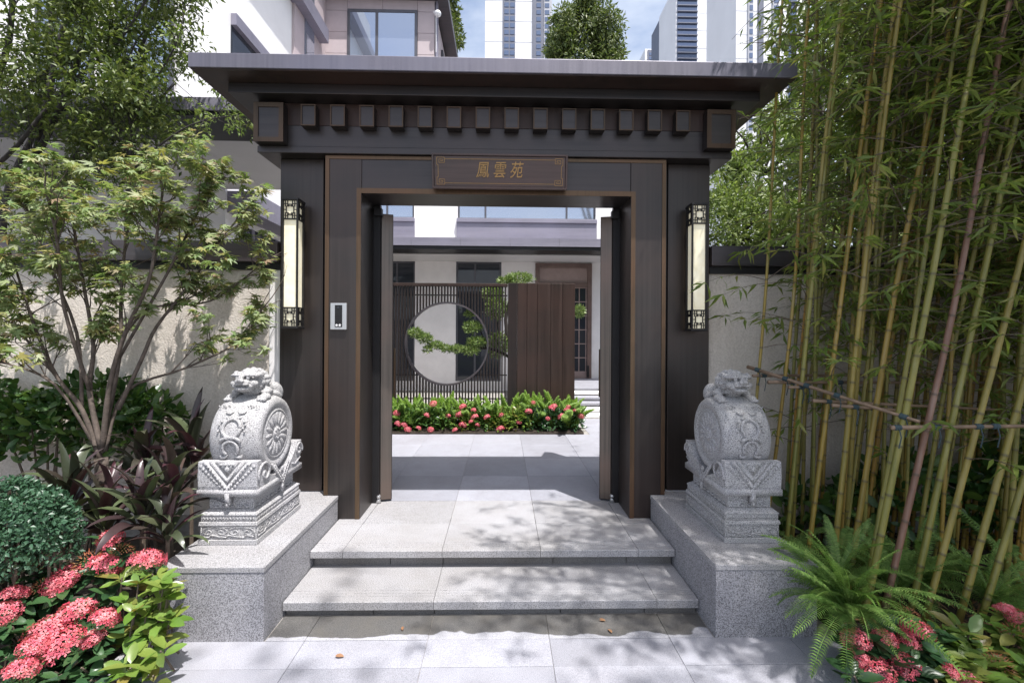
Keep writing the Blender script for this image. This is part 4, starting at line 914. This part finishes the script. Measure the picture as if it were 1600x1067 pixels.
def ixora(label, surf, region, heads, buds, nros, m, lsize, nparts, group=None, young=None):
    """region: (x0,x1,y0,y1) in the photo; surf(x,y) -> depth of the mound's surface there"""
    c = PX((region[0] + region[1]) / 2, region[3], surf((region[0] + region[1]) / 2, region[3])); r = root('ixora_bush', (c.x, c.y, 0.06), label, 'bush', group); X = []; Yg = []; st = B()
    pts = [(x, y, s) for x, y, s in heads] + [(x, y, s) for x, y, s in buds]
    for _ in range(nros): pts.append((random.uniform(region[0], region[1]), random.uniform(region[2], region[3]), 0))
    for x, y, s in pts:
        Y = surf(x, y) + random.uniform(-.02, .08) * (s == 0); p = PX(x, y, Y)
        if p.z < 0.12: p.z = 0.12
        if s: p.z -= 0.03
        st.tube([(p.x + random.uniform(-.06, .06), p.y + random.uniform(0, .12), 0.05), p], [0.006, 0.004], 5)
        yg = young and young(x, y)
        for k in range(random.randint(6, 9)):
            az = k * 2.4 + random.uniform(-.4, .4); el = random.uniform(-0.35, 0.75)
            d = Vector((math.cos(az) * math.cos(el), math.sin(az) * math.cos(el), math.sin(el)))
            (Yg if yg else X).append((p + d * 0.012 + Vector((0, 0, random.uniform(-.05, .01))), frame(d, Vector((0, -0.2, 1)) + rv(0.25), random.uniform(-.4, .4)), lsize * random.uniform(0.7, 1.2)))
    for x, y, s in heads: inst('flower_head', random.choice(FLW), Matrix.Translation(PX(x, y, surf(x, y))) @ Euler((random.uniform(.1, .6), random.uniform(-.3, .3), random.uniform(0, 6))).to_matrix().to_4x4() @ Matrix.Diagonal((s, s, s * .85, 1)), r)
    for x, y, s in buds: inst('flower_bud', BUD, Matrix.Translation(PX(x, y, surf(x, y))) @ Euler((.2, random.uniform(-.3, .3), random.uniform(0, 6))).to_matrix().to_4x4() @ Matrix.Diagonal((s, s, s, 1)), r)
    st.build('stems', 'bark_twig', r)['kind'] = 'stuff'; leaves('foliage', OVAL, X, m, r, nparts)
    if Yg: leaves('young_foliage', OVAL, Yg, 'leaf_young', r, max(0, 290 - min(len(X), nparts)))
    return r
sfL = lambda x, y: 2.52 - (y - 830) / 237 * 0.50 - (0.06 if x < 60 else 0)
ixora('ixora bush with coral red flower heads and glossy leaves before the granite plinth', sfL, (-20, 262, 872, 1075),
      [(230, 876, .082), (172, 842, .06), (165, 884, .078), (100, 905, .075), (120, 955, .075), (165, 966, .062), (78, 985, .088), (98, 1008, .085), (34, 1046, .06), (8, 958, .06), (22, 928, .055), (55, 1010, .06), (145, 998, .05), (88, 915, .06)], [(76, 872, .06), (140, 880, .06), (70, 918, .05), (258, 906, .03), (190, 862, .045)], 60, 'leaf_ixora', 0.098, 250, young=lambda x, y: x > 190 and y > 895)
ym = []
p0 = [(random.uniform(185, 278) - max(0, (y_ - 950) * .5), y_) for y_ in np.linspace(905, 1005, 15)]
r = root('ixora_shoots', PX(225, 1000, 2.33).to_tuple()[:2] + (0.06,), 'light green young leafy shoots against the front face of the granite plinth', 'bush'); st = B(); X = []
for x, y in p0:
    p = PX(x, y, 2.36 + random.uniform(-.10, .05) - (y - 900) * .001); st.tube([(p.x - .04, p.y, 0.05), p], [0.005, 0.003], 5)
    for k in range(7):
        az = k * 2.4 + random.uniform(-.4, .4); el = random.uniform(-0.1, 0.8); d = Vector((math.cos(az) * math.cos(el), math.sin(az) * math.cos(el), math.sin(el)))
        X.append((p, frame(d, Vector((0, -0.3, 1)), random.uniform(-.4, .4)), random.uniform(.065, .105)))
st.build('stems', 'bark_twig', r)['kind'] = 'stuff'; leaves('foliage', OVAL, X, 'leaf_young', r, 200)
sfR = lambda x, y: 2.30 - (y - 930) / 137 * 0.32
ixora('ixora bush with pink red flower heads at the foot of the bamboo', sfR, (1330, 1640, 975, 1075),
      [(1337, 1000, 0.059), (1343, 1030, 0.041), (1382, 997, 0.053), (1432, 984, 0.065), (1420, 1000, 0.047), (1445, 995, 0.041), (1413, 1041, 0.061), (1372, 1050, 0.065), (1492, 1052, 0.047), (1512, 1062, 0.053), (1570, 952, 0.041), (1584, 960, 0.041)], [(1420, 962, .04), (1585, 990, .05), (1560, 1040, .05)], 66, 'leaf_ixora', 0.10, 180, young=lambda x, y: x > 1455)

# sword ferns
FR = []
def frond(bend, n=42, wd=0.092):
    V = []; Fc = []; y = z = 0.0; pts = []
    for i in range(n + 1):
        t = i / n; a = 0.75 - bend * t; y += math.cos(a) / n; z += math.sin(a) / n; pts.append((0, y, z))
    for i in range(3, n):
        t = i / n; l = wd * min(1, 0.45 + 1.6 * t) * (1 - t ** 4) ** 0.7 * random.uniform(0.9, 1.08); w2 = 0.0092
        for s in (-1, 1):
            k = len(V); p = pts[i]; fz = random.uniform(-.012, .006)
            V += [(0, p[1] - w2 * .7, p[2]), (s * l * .5, p[1] - w2 + .012, p[2] + .010), (s * l, p[1] + .03, p[2] - .004 + fz), (s * l * .5, p[1] + w2 + .012, p[2] + .010), (0, p[1] + w2 * .7, p[2])]
            Fc += [(k, k + 1, k + 3), (k, k + 3, k + 4), (k + 1, k + 2, k + 3)]
    for i in range(n):
        k = len(V); q0, q1 = pts[i], pts[i + 1]; e = .004
        V += [(-e, q0[1], q0[2] + .001), (e, q0[1], q0[2] + .001), (e * .9, q1[1], q1[2] + .001), (-e * .9, q1[1], q1[2] + .001)]; Fc += [(k, k + 1, k + 2), (k, k + 2, k + 3)]
    me = arrmesh('frond', np.array(V), np.array(Fc)); me.materials.append(MATS['leaf_fern']); return me
FR = [frond(b) for b in (0.7, 1.1, 1.6, 2.1)]
def fern(x, y, z, n, size, label, az0=0, az1=6.283):
    r = root('sword_fern', (x, y, z), label, 'fern', 'ferns under the bamboo')
    for i in range(n):
        az = az0 + (az1 - az0) * (i + random.uniform(0.1, .9)) / n; el = random.uniform(-0.12, 0.8)
        d = Vector((math.cos(az) * math.cos(el), math.sin(az) * math.cos(el), math.sin(el)))
        inst('frond', random.choice(FR), Matrix.Translation((x, y, z)) @ (frame(d, (0, 0, 1), random.uniform(-.15, .15)) * (size * random.uniform(.7, 1.15))).to_4x4(), r)
fern(1.84, 2.30, 0.20, 52, .50, 'large bright sword fern spilling over the granite plinth', R(75), R(300))
fern(2.02, 2.62, 0.16, 28, .48, 'tall upright sword fern behind the plinth corner and bamboo feet')
fern(1.95, 3.05, 0.12, 18, .50, 'dark sword fern growing beside the base of the shaded drum stone')
fern(2.34, 2.60, 0.14, 30, .44, 'sword fern around the reddish bamboo culm')
fern(2.62, 2.75, 0.10, 28, .50, 'shaded sword fern between the yellow bamboo culms')
fern(3.15, 2.60, 0.10, 16, .55, 'deeply shaded sword fern at the back of the bamboo feet')
fern(2.80, 2.50, 0.12, 26, .40, 'low sword fern between the flower bush and the bamboo')

# bamboo
def culm_mesh(pts, rad, gap):
    P = [Vector(p) for p in pts]; seg = [(P[i + 1] - P[i]).length for i in range(len(P) - 1)]; tot = sum(seg)
    def at(s):
        for i, l in enumerate(seg):
            if s <= l or i == len(seg) - 1: return P[i].lerp(P[i + 1], s / l)
            s -= l
    s = random.uniform(0.05, gap); ss = [(0, 1, 0)]; nodes = []
    while s < tot:
        ss += [(s - .022, 1, 0), (s - .006, .97, 0.5), (s, 1.13, 1), (s + .007, 1.02, 0.9), (s + .02, 1, 0)]; nodes.append(s); s += gap * random.uniform(.85, 1.15)
    ss.append((tot, 1, 0)); ss = sorted(q for q in ss if 0 <= q[0] <= tot)
    pts2 = [at(q[0]) for q in ss]; b = B(); b.tube(pts2, [rad * q[1] * (1 - 0.35 * q[0] / tot) for q in ss], 10)
    me = bpy.data.meshes.new('culm'); me.from_pydata(b.v, [], b.f); me.update(); at_ = me.attributes.new('node', 'FLOAT', 'POINT')
    at_.data.foreach_set('value', np.repeat(np.array([q[2] for q in ss], np.float32), 10)); return me, [at(q) for q in nodes]
def bez(p0, p1, p2, n=14):
    """quadratic through p0, p1 (near the middle), p2"""
    c = 2 * Vector(p1) - (Vector(p0) + Vector(p2)) / 2
    return [(1 - t) ** 2 * Vector(p0) + 2 * t * (1 - t) * c + t * t * Vector(p2) for t in np.linspace(0, 1, n)]
NB = [0]
def bamboo(pts, rad, m, label, group, dens=1.0, zlo=1.5, zthin=1.9, lsz=0.12, bl=0.5):
    r = root('bamboo', pts[0], label, 'bamboo', group)
    me, nodes = culm_mesh(pts, rad, 0.24); link('culm', me, m, r, smooth=True)
    tw = B(); X = []
    for p in nodes:
        if p.z < 0.9: continue
        k = 0 if p.z < zlo and random.random() > 0.35 else random.choice((1, 2, 2, 3))
        if p.z < zthin: k = min(k, 1)
        if p.z > 3.0: k = k * 1.5 + .5
        for _ in range(int(k * dens + random.random())):
            az = random.uniform(0, 6.283); d = Vector((math.cos(az), math.sin(az), random.uniform(0.2, 0.9))).normalized(); ln = bl * random.uniform(.5, 1.25); q = [p]
            for i in range(4): d = (d + Vector((0, 0, -0.16)) + rv(.08)).normalized(); q.append(q[-1] + d * ln / 4)
            tw.tube(q, [.0035, .003, .0025, .002, .0012], 4, cap=False)
            for j in (2, 3, 4, 4):
                c = q[j]; az2 = random.uniform(0, 6.283)
                for e in range(random.randint(2, 4)):
                    dd = (d * 0.7 + Vector((math.cos(az2 + e * 1.3), math.sin(az2 + e * 1.3), random.uniform(-.7, .25)))).normalized()
                    if 785 + (c.x - CX) * F / c.y < 1192 and -30 < 526 - (c.z - EYE) * F / c.y < 200 and random.random() < .92: continue
                    X.append((c + rv(.012), frame(dd, Vector((0, 0, 1)) + rv(.6), random.uniform(-.8, .8)), lsz * random.uniform(.65, 1.25)))
    if tw.v: me = bpy.data.meshes.new('branches'); me.from_pydata(tw.v, [], tw.f); link('branches', me, 'bark_twig', r)['kind'] = 'stuff'
    if X: leaves('foliage', BLEAF, X, 'leaf_bamboo', r)
    NB[0] += len(X); return r
GB = 'bamboo culms of the grove'
LABY = 'yellow green bamboo culm in the front row of the grove'
front = [((1175, 697), (1198, 454), (1220, 0), 3.30, .013, 'culm_gold'), ((1200, 805), (1244, 454), (1261, 0), 3.15, .014, 'culm_gold'), ((1233, 805), (1267, 454), (1319, 0), 2.98, .017, 'culm'), ((1266, 840), (1316, 454), (1374, 0), 2.85, .017, 'culm'),
         ((1304, 861), (1347, 454), (1396, 0), 2.78, .019, 'culm'), ((1333, 869), (1397, 454), (1490, 0), 2.72, .019, 'culm'), ((1353, 952), (1453, 454), (1535, 0), 2.46, .021, 'culm'), ((1387, 930), (1498, 454), (1574, 0), 2.50, .020, 'culm_red'),
         ((1429, 927), (1532, 454), (1625, 0), 2.50, .020, 'culm'), ((1453, 937), (1584, 454), (1690, 0), 2.44, .019, 'culm'), ((1509, 930), (1640, 454), (1760, 0), 2.44, .020, 'culm'), ((1545, 927), (1690, 454), (1830, 0), 2.44, .019, 'culm'), ((1350, 940), (1438, 454), (1500, 0), 2.56, .016, 'culm'), ((1320, 850), (1352, 600), (1420, 0), 2.95, .014, 'culm')]
for i, (a, c, d, Y, rad, m) in enumerate(front):
    p0 = PX(*a, Y); p1 = PX(*c, Y + .05); p2 = PX(*d, Y + .12); t = (p1.z - 0.0) / p2.z
    dn = (p0 - p1).normalized(); p0 = p0 + dn * ((p0.z - 0.06) / -dn.z if dn.z < 0 else 0); top = p2 + (p2 - p1).normalized() * 2.6 + Vector((.1, -.1, 0))
    pts = [p0.lerp(p1, q) for q in np.linspace(0, 1, 6)] + [p1.lerp(p2, q) for q in np.linspace(.2, 1, 5)] + [p2.lerp(top, q) for q in np.linspace(.25, 1, 4)]
    for _ in range(2): pts = [pts[0]] + [(pts[j - 1] + pts[j] * 2 + pts[j + 1]) / 4 for j in range(1, len(pts) - 1)] + [pts[-1]]
    lab = {'culm_gold': 'thin golden bamboo culm at the gate side edge of the grove', 'culm_red': 'reddish brown bamboo culm among the yellow green ones'}.get(m, LABY)
    bamboo(pts, rad * .87, m, lab, GB, 0.45 if m == 'culm_gold' else 0.75, 1.5, 2.0)
LABB = 'thin bamboo culm in the shaded rows behind the front of the grove'
for i in range(66):
    x = random.uniform(2.1, 4.9); y = random.uniform(2.75, 3.55) if x < 3 else random.uniform(2.45, 3.55)
    if x < 2.3: y = random.uniform(3.15, 3.55)
    ln = random.uniform(.02, .20) * (0.35 if x < 2.3 else 1); h = random.uniform(5.0, 6.5); dy = random.uniform(-.12, .08)
    bamboo(bez((x, y, .05), (x + ln * h * .42, y + dy * h * .3, h * .5), (x + ln * h, y + dy * h, h)), random.uniform(.009, .016), random.choice(('culm', 'culm', 'culm_gold')), LABB, GB, .6 if x < 2.5 else 1.3, 1.25, 1.6)
LABD = 'slim shaded bamboo culm close against the wall at the back of the grove'
for i in range(44):
    x = random.uniform(2.25, 5.2); y = random.uniform(3.1, 3.6); h = random.uniform(3.6, 4.6); ln = random.uniform(.03, .16)
    bamboo(bez((x, y, .05), (x + ln * h * .45, y, h * .5), (x + ln * h, y - .1, h)), random.uniform(.010, .018), random.choice(('culm', 'culm', 'culm_gold')), LABD, GB, .7, 1.9, 2.4)
LABC = 'bamboo culm of the grove beside the paved approach'
for i in range(22):
    y = random.uniform(0.9, 2.4); x = 2.25 + 1.08 * y * random.uniform(.95, 1.0) + random.uniform(0, .9); h = random.uniform(5.6, 7.2); ln = random.uniform(-2.7, -.7)
    bamboo(bez((x, y, .05), (x + ln * .16, y, h * .52), (x + ln, y + random.uniform(-.3, .3), h * .96)), random.uniform(.014, .02), 'culm', LABC, GB, 1.2, 2.9, 3.2, .13, .65)
print('bamboo leaves', NB[0])
# support poles lashed to the culms
GP = 'horizontal bamboo poles tied to the grove'
def pole(a, c, rad, label, ties=(.3, .6)):
    r = root('bamboo_pole', a, label, 'pole', GP); d = c - a
    me, _ = culm_mesh([a.lerp(c, t) for t in np.linspace(0, 1, 8)], rad, .3); link('pole', me, 'pole_bamboo', r, smooth=True)
    for t in ties:
        p = a.lerp(c, t); u = d.normalized()
        B().tube([p + u * (k * .007 - .018) + Vector((0, 0, 0.0)) for k in range(6)], [rad * 1.18, rad * 1.3, rad * 1.18, rad * 1.3, rad * 1.18, rad * 1.25], 9).tube([p + Vector((0, -.012, 0)), p + Vector((.006, -.02, -.05)), p + Vector((-.004, -.016, -.11))], .003, 5).build('tie', 'tie_blue', r)
pole(PX(1392, 668, 2.42), PX(1720, 664, 2.36), .0125, 'long pale bamboo pole tied across the front culms', (.03, .22, .42, .5))
pole(PX(1168, 573, 3.33), PX(1437, 659, 2.42), .0135, 'slanting bamboo pole running from the wall to the front culms', (.08, .28, .42, .60, .93))
pole(PX(1270, 626, 2.86), PX(1560, 640, 2.95), .012, 'short cut bamboo pole end sticking out beside slanting pole', (.08,))
pole(PX(1300, 633, 2.78), PX(1420, 642, 2.78), .012, 'bamboo pole tied beneath the middle of the slanting pole', (.3, .55))
pole(PX(1200, 597, 3.12), PX(1560, 598, 3.25), .013, 'brown bamboo pole crossing behind the front culms', (.1, .3))
pole(PX(1176, 587, 3.25), PX(1500, 585, 3.45), .011, 'dark bamboo pole near the shaded wall', (.05,))
pole(PX(1232, 605, 3.0), PX(1272, 605, 3.0), .011, 'stubby bamboo pole lashed under the slanting pole', (.5,))

# trees beyond the right wall
def ellipsoid_tree(name, label, base, cells, T, m, size, n, group=None, bark='bark_dark'):
    r = root(name, base, label, 'tree', group); b = B(); X = []
    for c, ra in cells:
        c = Vector(c); limb(b, [base, Vector(base).lerp(c, .55) + rv(.15), c + Vector((0, 0, ra[2] * .3))], 0.025 * ra[2] + .02, .01, 7)
        for k in range(9): d = rv(1).normalized(); limb(b, [c - Vector((0, 0, ra[2] * .4)), c + Vector((d.x * ra[0] * .5, d.y * ra[1] * .5, d.z * ra[2] * .5)), c + Vector((d.x * ra[0], d.y * ra[1], d.z * ra[2])) * .96 if False else c + Vector((d.x * ra[0] * .9, d.y * ra[1] * .9, d.z * ra[2] * .9))], .02 + .006 * ra[2], .004, 5, 2)
        ncl = max(12, int(n / len(cells) / 45))
        for k in range(ncl):                                        # leaf clumps
            d = Vector(rng.normal(size=3)).normalized(); s = random.random() ** .4; cc = c + Vector((d.x * ra[0], d.y * ra[1], d.z * ra[2])) * s; rr = random.uniform(.10, .24) * min(ra)
            for j in range(45):
                e = Vector(rng.normal(size=3)); e = e * (min(1.5, e.length) / e.length * rr); X.append((cc + e, frame(e + rv(.1) + Vector((0, 0, -.2 * rr)), d + rv(.7), random.uniform(-.8, .8)), size * random.uniform(.7, 1.3)))
    b.build('trunk', bark, r, smooth=True); leaves('crown', T, X, m, r); return r
GT = 'trees beyond the right wall'
ellipsoid_tree('feathery_tree', 'feathery light green tree rising beyond the dark wall cap beside the gate', (3.6, 6.3, LZ), [(PX(1190, 240, 6.3), (.95, .7, .75)), (PX(1290, 190, 6.3), (1.2, .8, 1.3)), (PX(1140, 290, 6.0), (.35, .4, .5))], T_simple(.2, .03, .2), 'leaf_bright', .13, 4200, GT)
ellipsoid_tree('garden_bush', 'round sunlit bush with yellow green leaves just over the wall cap', (3.0, 5.3, LZ), [(PX(1150, 355, 5.3), (.55, .45, .5)), (PX(1235, 350, 5.3), (.6, .45, .55))], SIMPLE, 'leaf_bright', .06, 6500, GT)
ellipsoid_tree('broad_tree', 'broad dark green tree filling the view behind the bamboo', (7.5, 7.5, LZ), [((5.6, 7.2, 4.6), (1.7, 1.2, 2.6)), ((7.8, 7.0, 4.6), (2.0, 1.3, 3.0)), ((6.5, 6.2, 2.6), (1.8, .9, 1.6)), ((9.4, 6.6, 3.8), (2, 1.2, 3.2)), ((8.0, 7.8, 7.0), (2.6, 1.2, 1.8))], SIMPLE, 'leaf_tree', .19, 26000, GT)
ellipsoid_tree('round_tree', 'tall dark green tree with rounded crown between the tower blocks', (3.6, 21, 0), [(PX(914, 64, 21), (1.72, 1.7, 1.75)), (PX(905, 130, 21), (2.0, 1.9, 2.0)), (PX(938, 48, 21), (.95, 1.0, .9)), (PX(884, 50, 21), (.8, 1.0, .85)), (PX(915, 18, 21), (.85, .9, .6)), (PX(950, 80, 21), (.7, .9, .9)), (PX(872, 78, 21), (.6, .9, .8))], SIMPLE, 'leaf_tree', .17, 22000)
ellipsoid_tree('narrow_tree', 'narrow tree top showing past the corner of the house', (-3.2, 24, 0), [(PX(706, 60, 24), (.55, .8, 1.6)), (PX(700, 15, 24), (.5, .7, 1.2))], SIMPLE, 'leaf_tree', .22, 2600)

# ------------------------------------------------------------------ courtyard planting
plume = []
for q in range(3):
    V = []; Fc = []
    for i in range(150):
        t = (i + .5) / 150; a = i * 2.4; rr = .17 * (math.sin(math.pi * min(1, t * 1.05 + .05)) ** .7) * (1 - .3 * t); k = len(V); bx = .18 * q * t * t
        c = Vector((bx, 0, t)); d = Vector((math.cos(a), math.sin(a), .75)).normalized(); sd = d.cross(Vector((0, 0, 1))).normalized() * .03; e = c + d * rr
        V += [c, c + (e - c) * .5 + sd, e, c + (e - c) * .5 - sd]; Fc += [(k, k + 1, k + 2), (k, k + 2, k + 3)]
    me = arrmesh('plume', np.array(V), np.array(Fc)); me.materials.append(MATS['leaf_plume']); plume.append(me)
for i in range(13):
    x = -1.72 + i * 0.235 + random.uniform(-.05, .05); y = random.uniform(6.98, 7.10)
    r = root('foxtail_fern', (x, y, LZ), 'bright green foxtail fern with upright plumes below the slatted screen' if x < sx1 else 'bright green foxtail fern with upright plumes below the brown panel', 'fern', 'foxtail ferns along the screen')
    for k in range(22):
        az = random.uniform(0, 6.28); tl = random.uniform(.05, .85); s = random.uniform(.36, .60) * (1.0 if x < 0.5 else 1.12)
        inst('plume', random.choice(plume), Matrix.Translation((x + random.uniform(-.08, .08), y + random.uniform(-.1, .06), LZ + random.uniform(0, .08))) @ Euler((0, tl, az)).to_matrix().to_4x4() @ Matrix.Diagonal((s, s, s, 1)), r)
B().box(-2.8, PX(912, 676, 6.63).x, 6.622, 7.6, LZ - 0.05, LZ + 0.03).build('soil_bed', 'soil')['kind'] = 'structure'
fl = [(622, 662), (631, 664), (620, 646), (654, 669), (637, 671), (673, 671), (711, 672), (677, 631), (718, 648), (723, 636), (740, 641), (742, 652), (723, 664), (736, 659), (746, 664), (761, 652), (783, 648), (811, 660), (826, 643), (833, 629), (865, 636), (862, 638), (856, 654), (877, 651), (886, 642), (890, 646), (900, 643), (908, 650), (888, 636), (782, 670), (700, 650), (667, 649)]
for i in range(11):
    x = -1.62 + i * 0.272; y = 6.82
    r = root('ixora_bush', (x, y, LZ), 'low ixora bush with small pink flower heads at the courtyard paving edge', 'bush', 'low ixora bushes edging the courtyard'); X = []
    for k in range(230):
        d = Vector(rng.normal(size=3)).normalized(); d.z = abs(d.z); p = Vector((x, y, LZ + .05)) + Vector((d.x * .17, d.y * .16, d.z * .30)) * random.uniform(.75, 1.05)
        X.append((p, frame(d + rv(.8), Vector((0, 0, 1)) + rv(.5), 0), .07 * random.uniform(.7, 1.2)))
    leaves('foliage', OVAL, X, ('leaf_ixora', 'leaf_young', 'leaf_ixora')[i % 3] if i in (4, 7, 9) else ('leaf_shrub' if i < 6 else 'leaf_young' if i in (5, 6) else 'leaf_ixora'), r)
    for (a, c) in fl:
        p = PX(a, c, 6.62 + (678 - c) * .0036)
        if abs(p.x - x) <= .136: s = random.uniform(.036, .06); inst('flower_head', random.choice(FLW), Matrix.Translation(p) @ Euler((.5, 0, random.uniform(0, 6))).to_matrix().to_4x4() @ Matrix.Diagonal((s, s, s, 1)), r)

# cloud pruned pine behind and through the moon opening
bp = Vector((PX(800, 600, 7.75).x, 7.75, LZ)); bo = root('cloud_pruned_pine', bp, 'cloud pruned pine with one branch reaching across the round opening', 'tree'); b = B()
tr = limb(b, [bp, bp + Vector((.05, 0, .8)), PX(790, 500, 7.75), PX(808, 440, 7.75)], .05, .02, 8)
br = limb(b, [PX(800, 560, 7.75), PX(768, 545, 7.5), PX(735, 545, 7.3), PX(700, 546, 7.24), PX(668, 536, 7.22), PX(648, 520, 7.2)], .028, .008, 8)
limb(b, [PX(760, 545, 7.45), PX(750, 515, 7.4), PX(738, 505, 7.35)], .014, .006, 6); limb(b, [PX(780, 520, 7.7), PX(770, 490, 7.6), PX(736, 490, 7.4)], .012, .004, 6)
b.build('trunk', 'bark_dark', bo, smooth=True)
pads = [((812, 436), 7.75, .27, .10), ((790, 440), 7.75, .16, .06), ((738, 512), 7.34, .16, .10), ((745, 535), 7.34, .17, .09), ((735, 548), 7.30, .15, .06), ((715, 546), 7.26, .13, .05), ((698, 545), 7.24, .11, .045), ((682, 540), 7.23, .11, .05), ((663, 529), 7.21, .13, .07), ((650, 521), 7.2, .12, .07), ((668, 546), 7.2, .06, .05), ((733, 491), 7.36, .06, .05), ((775, 480), 7.7, .2, .25), ((778, 540), 7.7, .2, .25), ((770, 460), 7.75, .2, .15), ((905, 487), 8.2, .10, .12)]
for (x, y), Y, rx, rz in pads:
    rx *= .84; rz *= .84; c = PX(x, y, Y); X = []
    for k in range(int(650 * rx / .16 * (rz / .08) ** .5)):
        d = Vector(rng.normal(size=3)).normalized(); s = random.uniform(.6, 1.05); p = c + Vector((d.x * rx * s, d.y * rx * .8 * s, d.z * rz * s))
        X.append((p, frame(d * .6 + rv(.7) + Vector((0, 0, .45)), rv(1), 0), .062 * random.uniform(.7, 1.3)))
    leaves('foliage_pad', NEEDLE, X, 'leaf_pine', bo)

# fallen leaves on the paving
dl = arrmesh('fallen_leaf', *OVAL); dl.materials.append(MATS['dry_leaf'])
for (x, y, z, s, lab) in ((524, 1024, 0.0, .045, 'small reddish fallen leaf lying on the sunlit paving'), (946, 973, 0.0, .06, 'curled tan fallen leaf at the foot of the first step'), (956, 992, 0.0, .04, 'thin fallen leaf lying on the dappled paving'), (629, 985, 0.0, .035, 'dark fallen leaf on the darker paving strip')):
    Y = F * (EYE - z) / (y - 526.0); p = PX(x, y, Y)
    o = bpy.data.objects.new('fallen_leaf', dl); COL.objects.link(o); o.matrix_world = Matrix.Translation((p.x, p.y, z + .008)) @ Euler((random.uniform(-.2, .2), random.uniform(-.5, .5), random.uniform(0, 6))).to_matrix().to_4x4() @ Matrix.Diagonal((s, s, s * 1.4, 1))
    setp(o, lab, 'leaf', 'fallen leaves on the paving')

X = [(Vector((random.uniform(1.95, 4.6), random.uniform(1.9, 3.6), .082 + random.uniform(0, .015))), frame(rv(1) * Vector((1, 1, .15)) if False else Vector((random.uniform(-1, 1), random.uniform(-1, 1), random.uniform(-.15, .15))), Vector((0, 0, 1)) + rv(.3), 0), random.uniform(.06, .12)) for _ in range(1500)]
setp(link('leaf_litter', leafmesh('leaf_litter', BLEAF, X), 'dry_leaf'), 'dry fallen bamboo leaves covering the soil under the grove', 'leaf litter', None, 'stuff')

# street tree standing behind the viewpoint, its limbs reach over the approach
bt = Vector((6.4, -6.0, 0)); lm = [([bt, bt + Vector((-.1, .2, 5)), bt + Vector((-.6, .6, 9)), bt + Vector((-1.5, 1.4, 12))], .22, .06), ([bt + Vector((-.4, .5, 8)), (4.6, -4.4, 10.8), (3.6, -3.4, 11.6), (2.8, -2.4, 12)], .10, .02), ([(4.8, -4.6, 10.5), (4.2, -2.8, 11.6), (3.9, -1.6, 12)], .06, .015), ([(4.6, -4.4, 10.8), (2.6, -3.9, 11.8), (1.5, -3.3, 12.2)], .05, .012), ([(3.6, -3.4, 11.6), (2.7, -2.6, 12), (1.85, -1.95, 12.2)], .04, .012)]
crown_tree('street_tree', 'tall street tree with high spreading limbs over the paved approach', bt, lm, SIMPLE, 'leaf_tree', .20, 3, 1.0, 1, start=.55, kids=(1, 3))
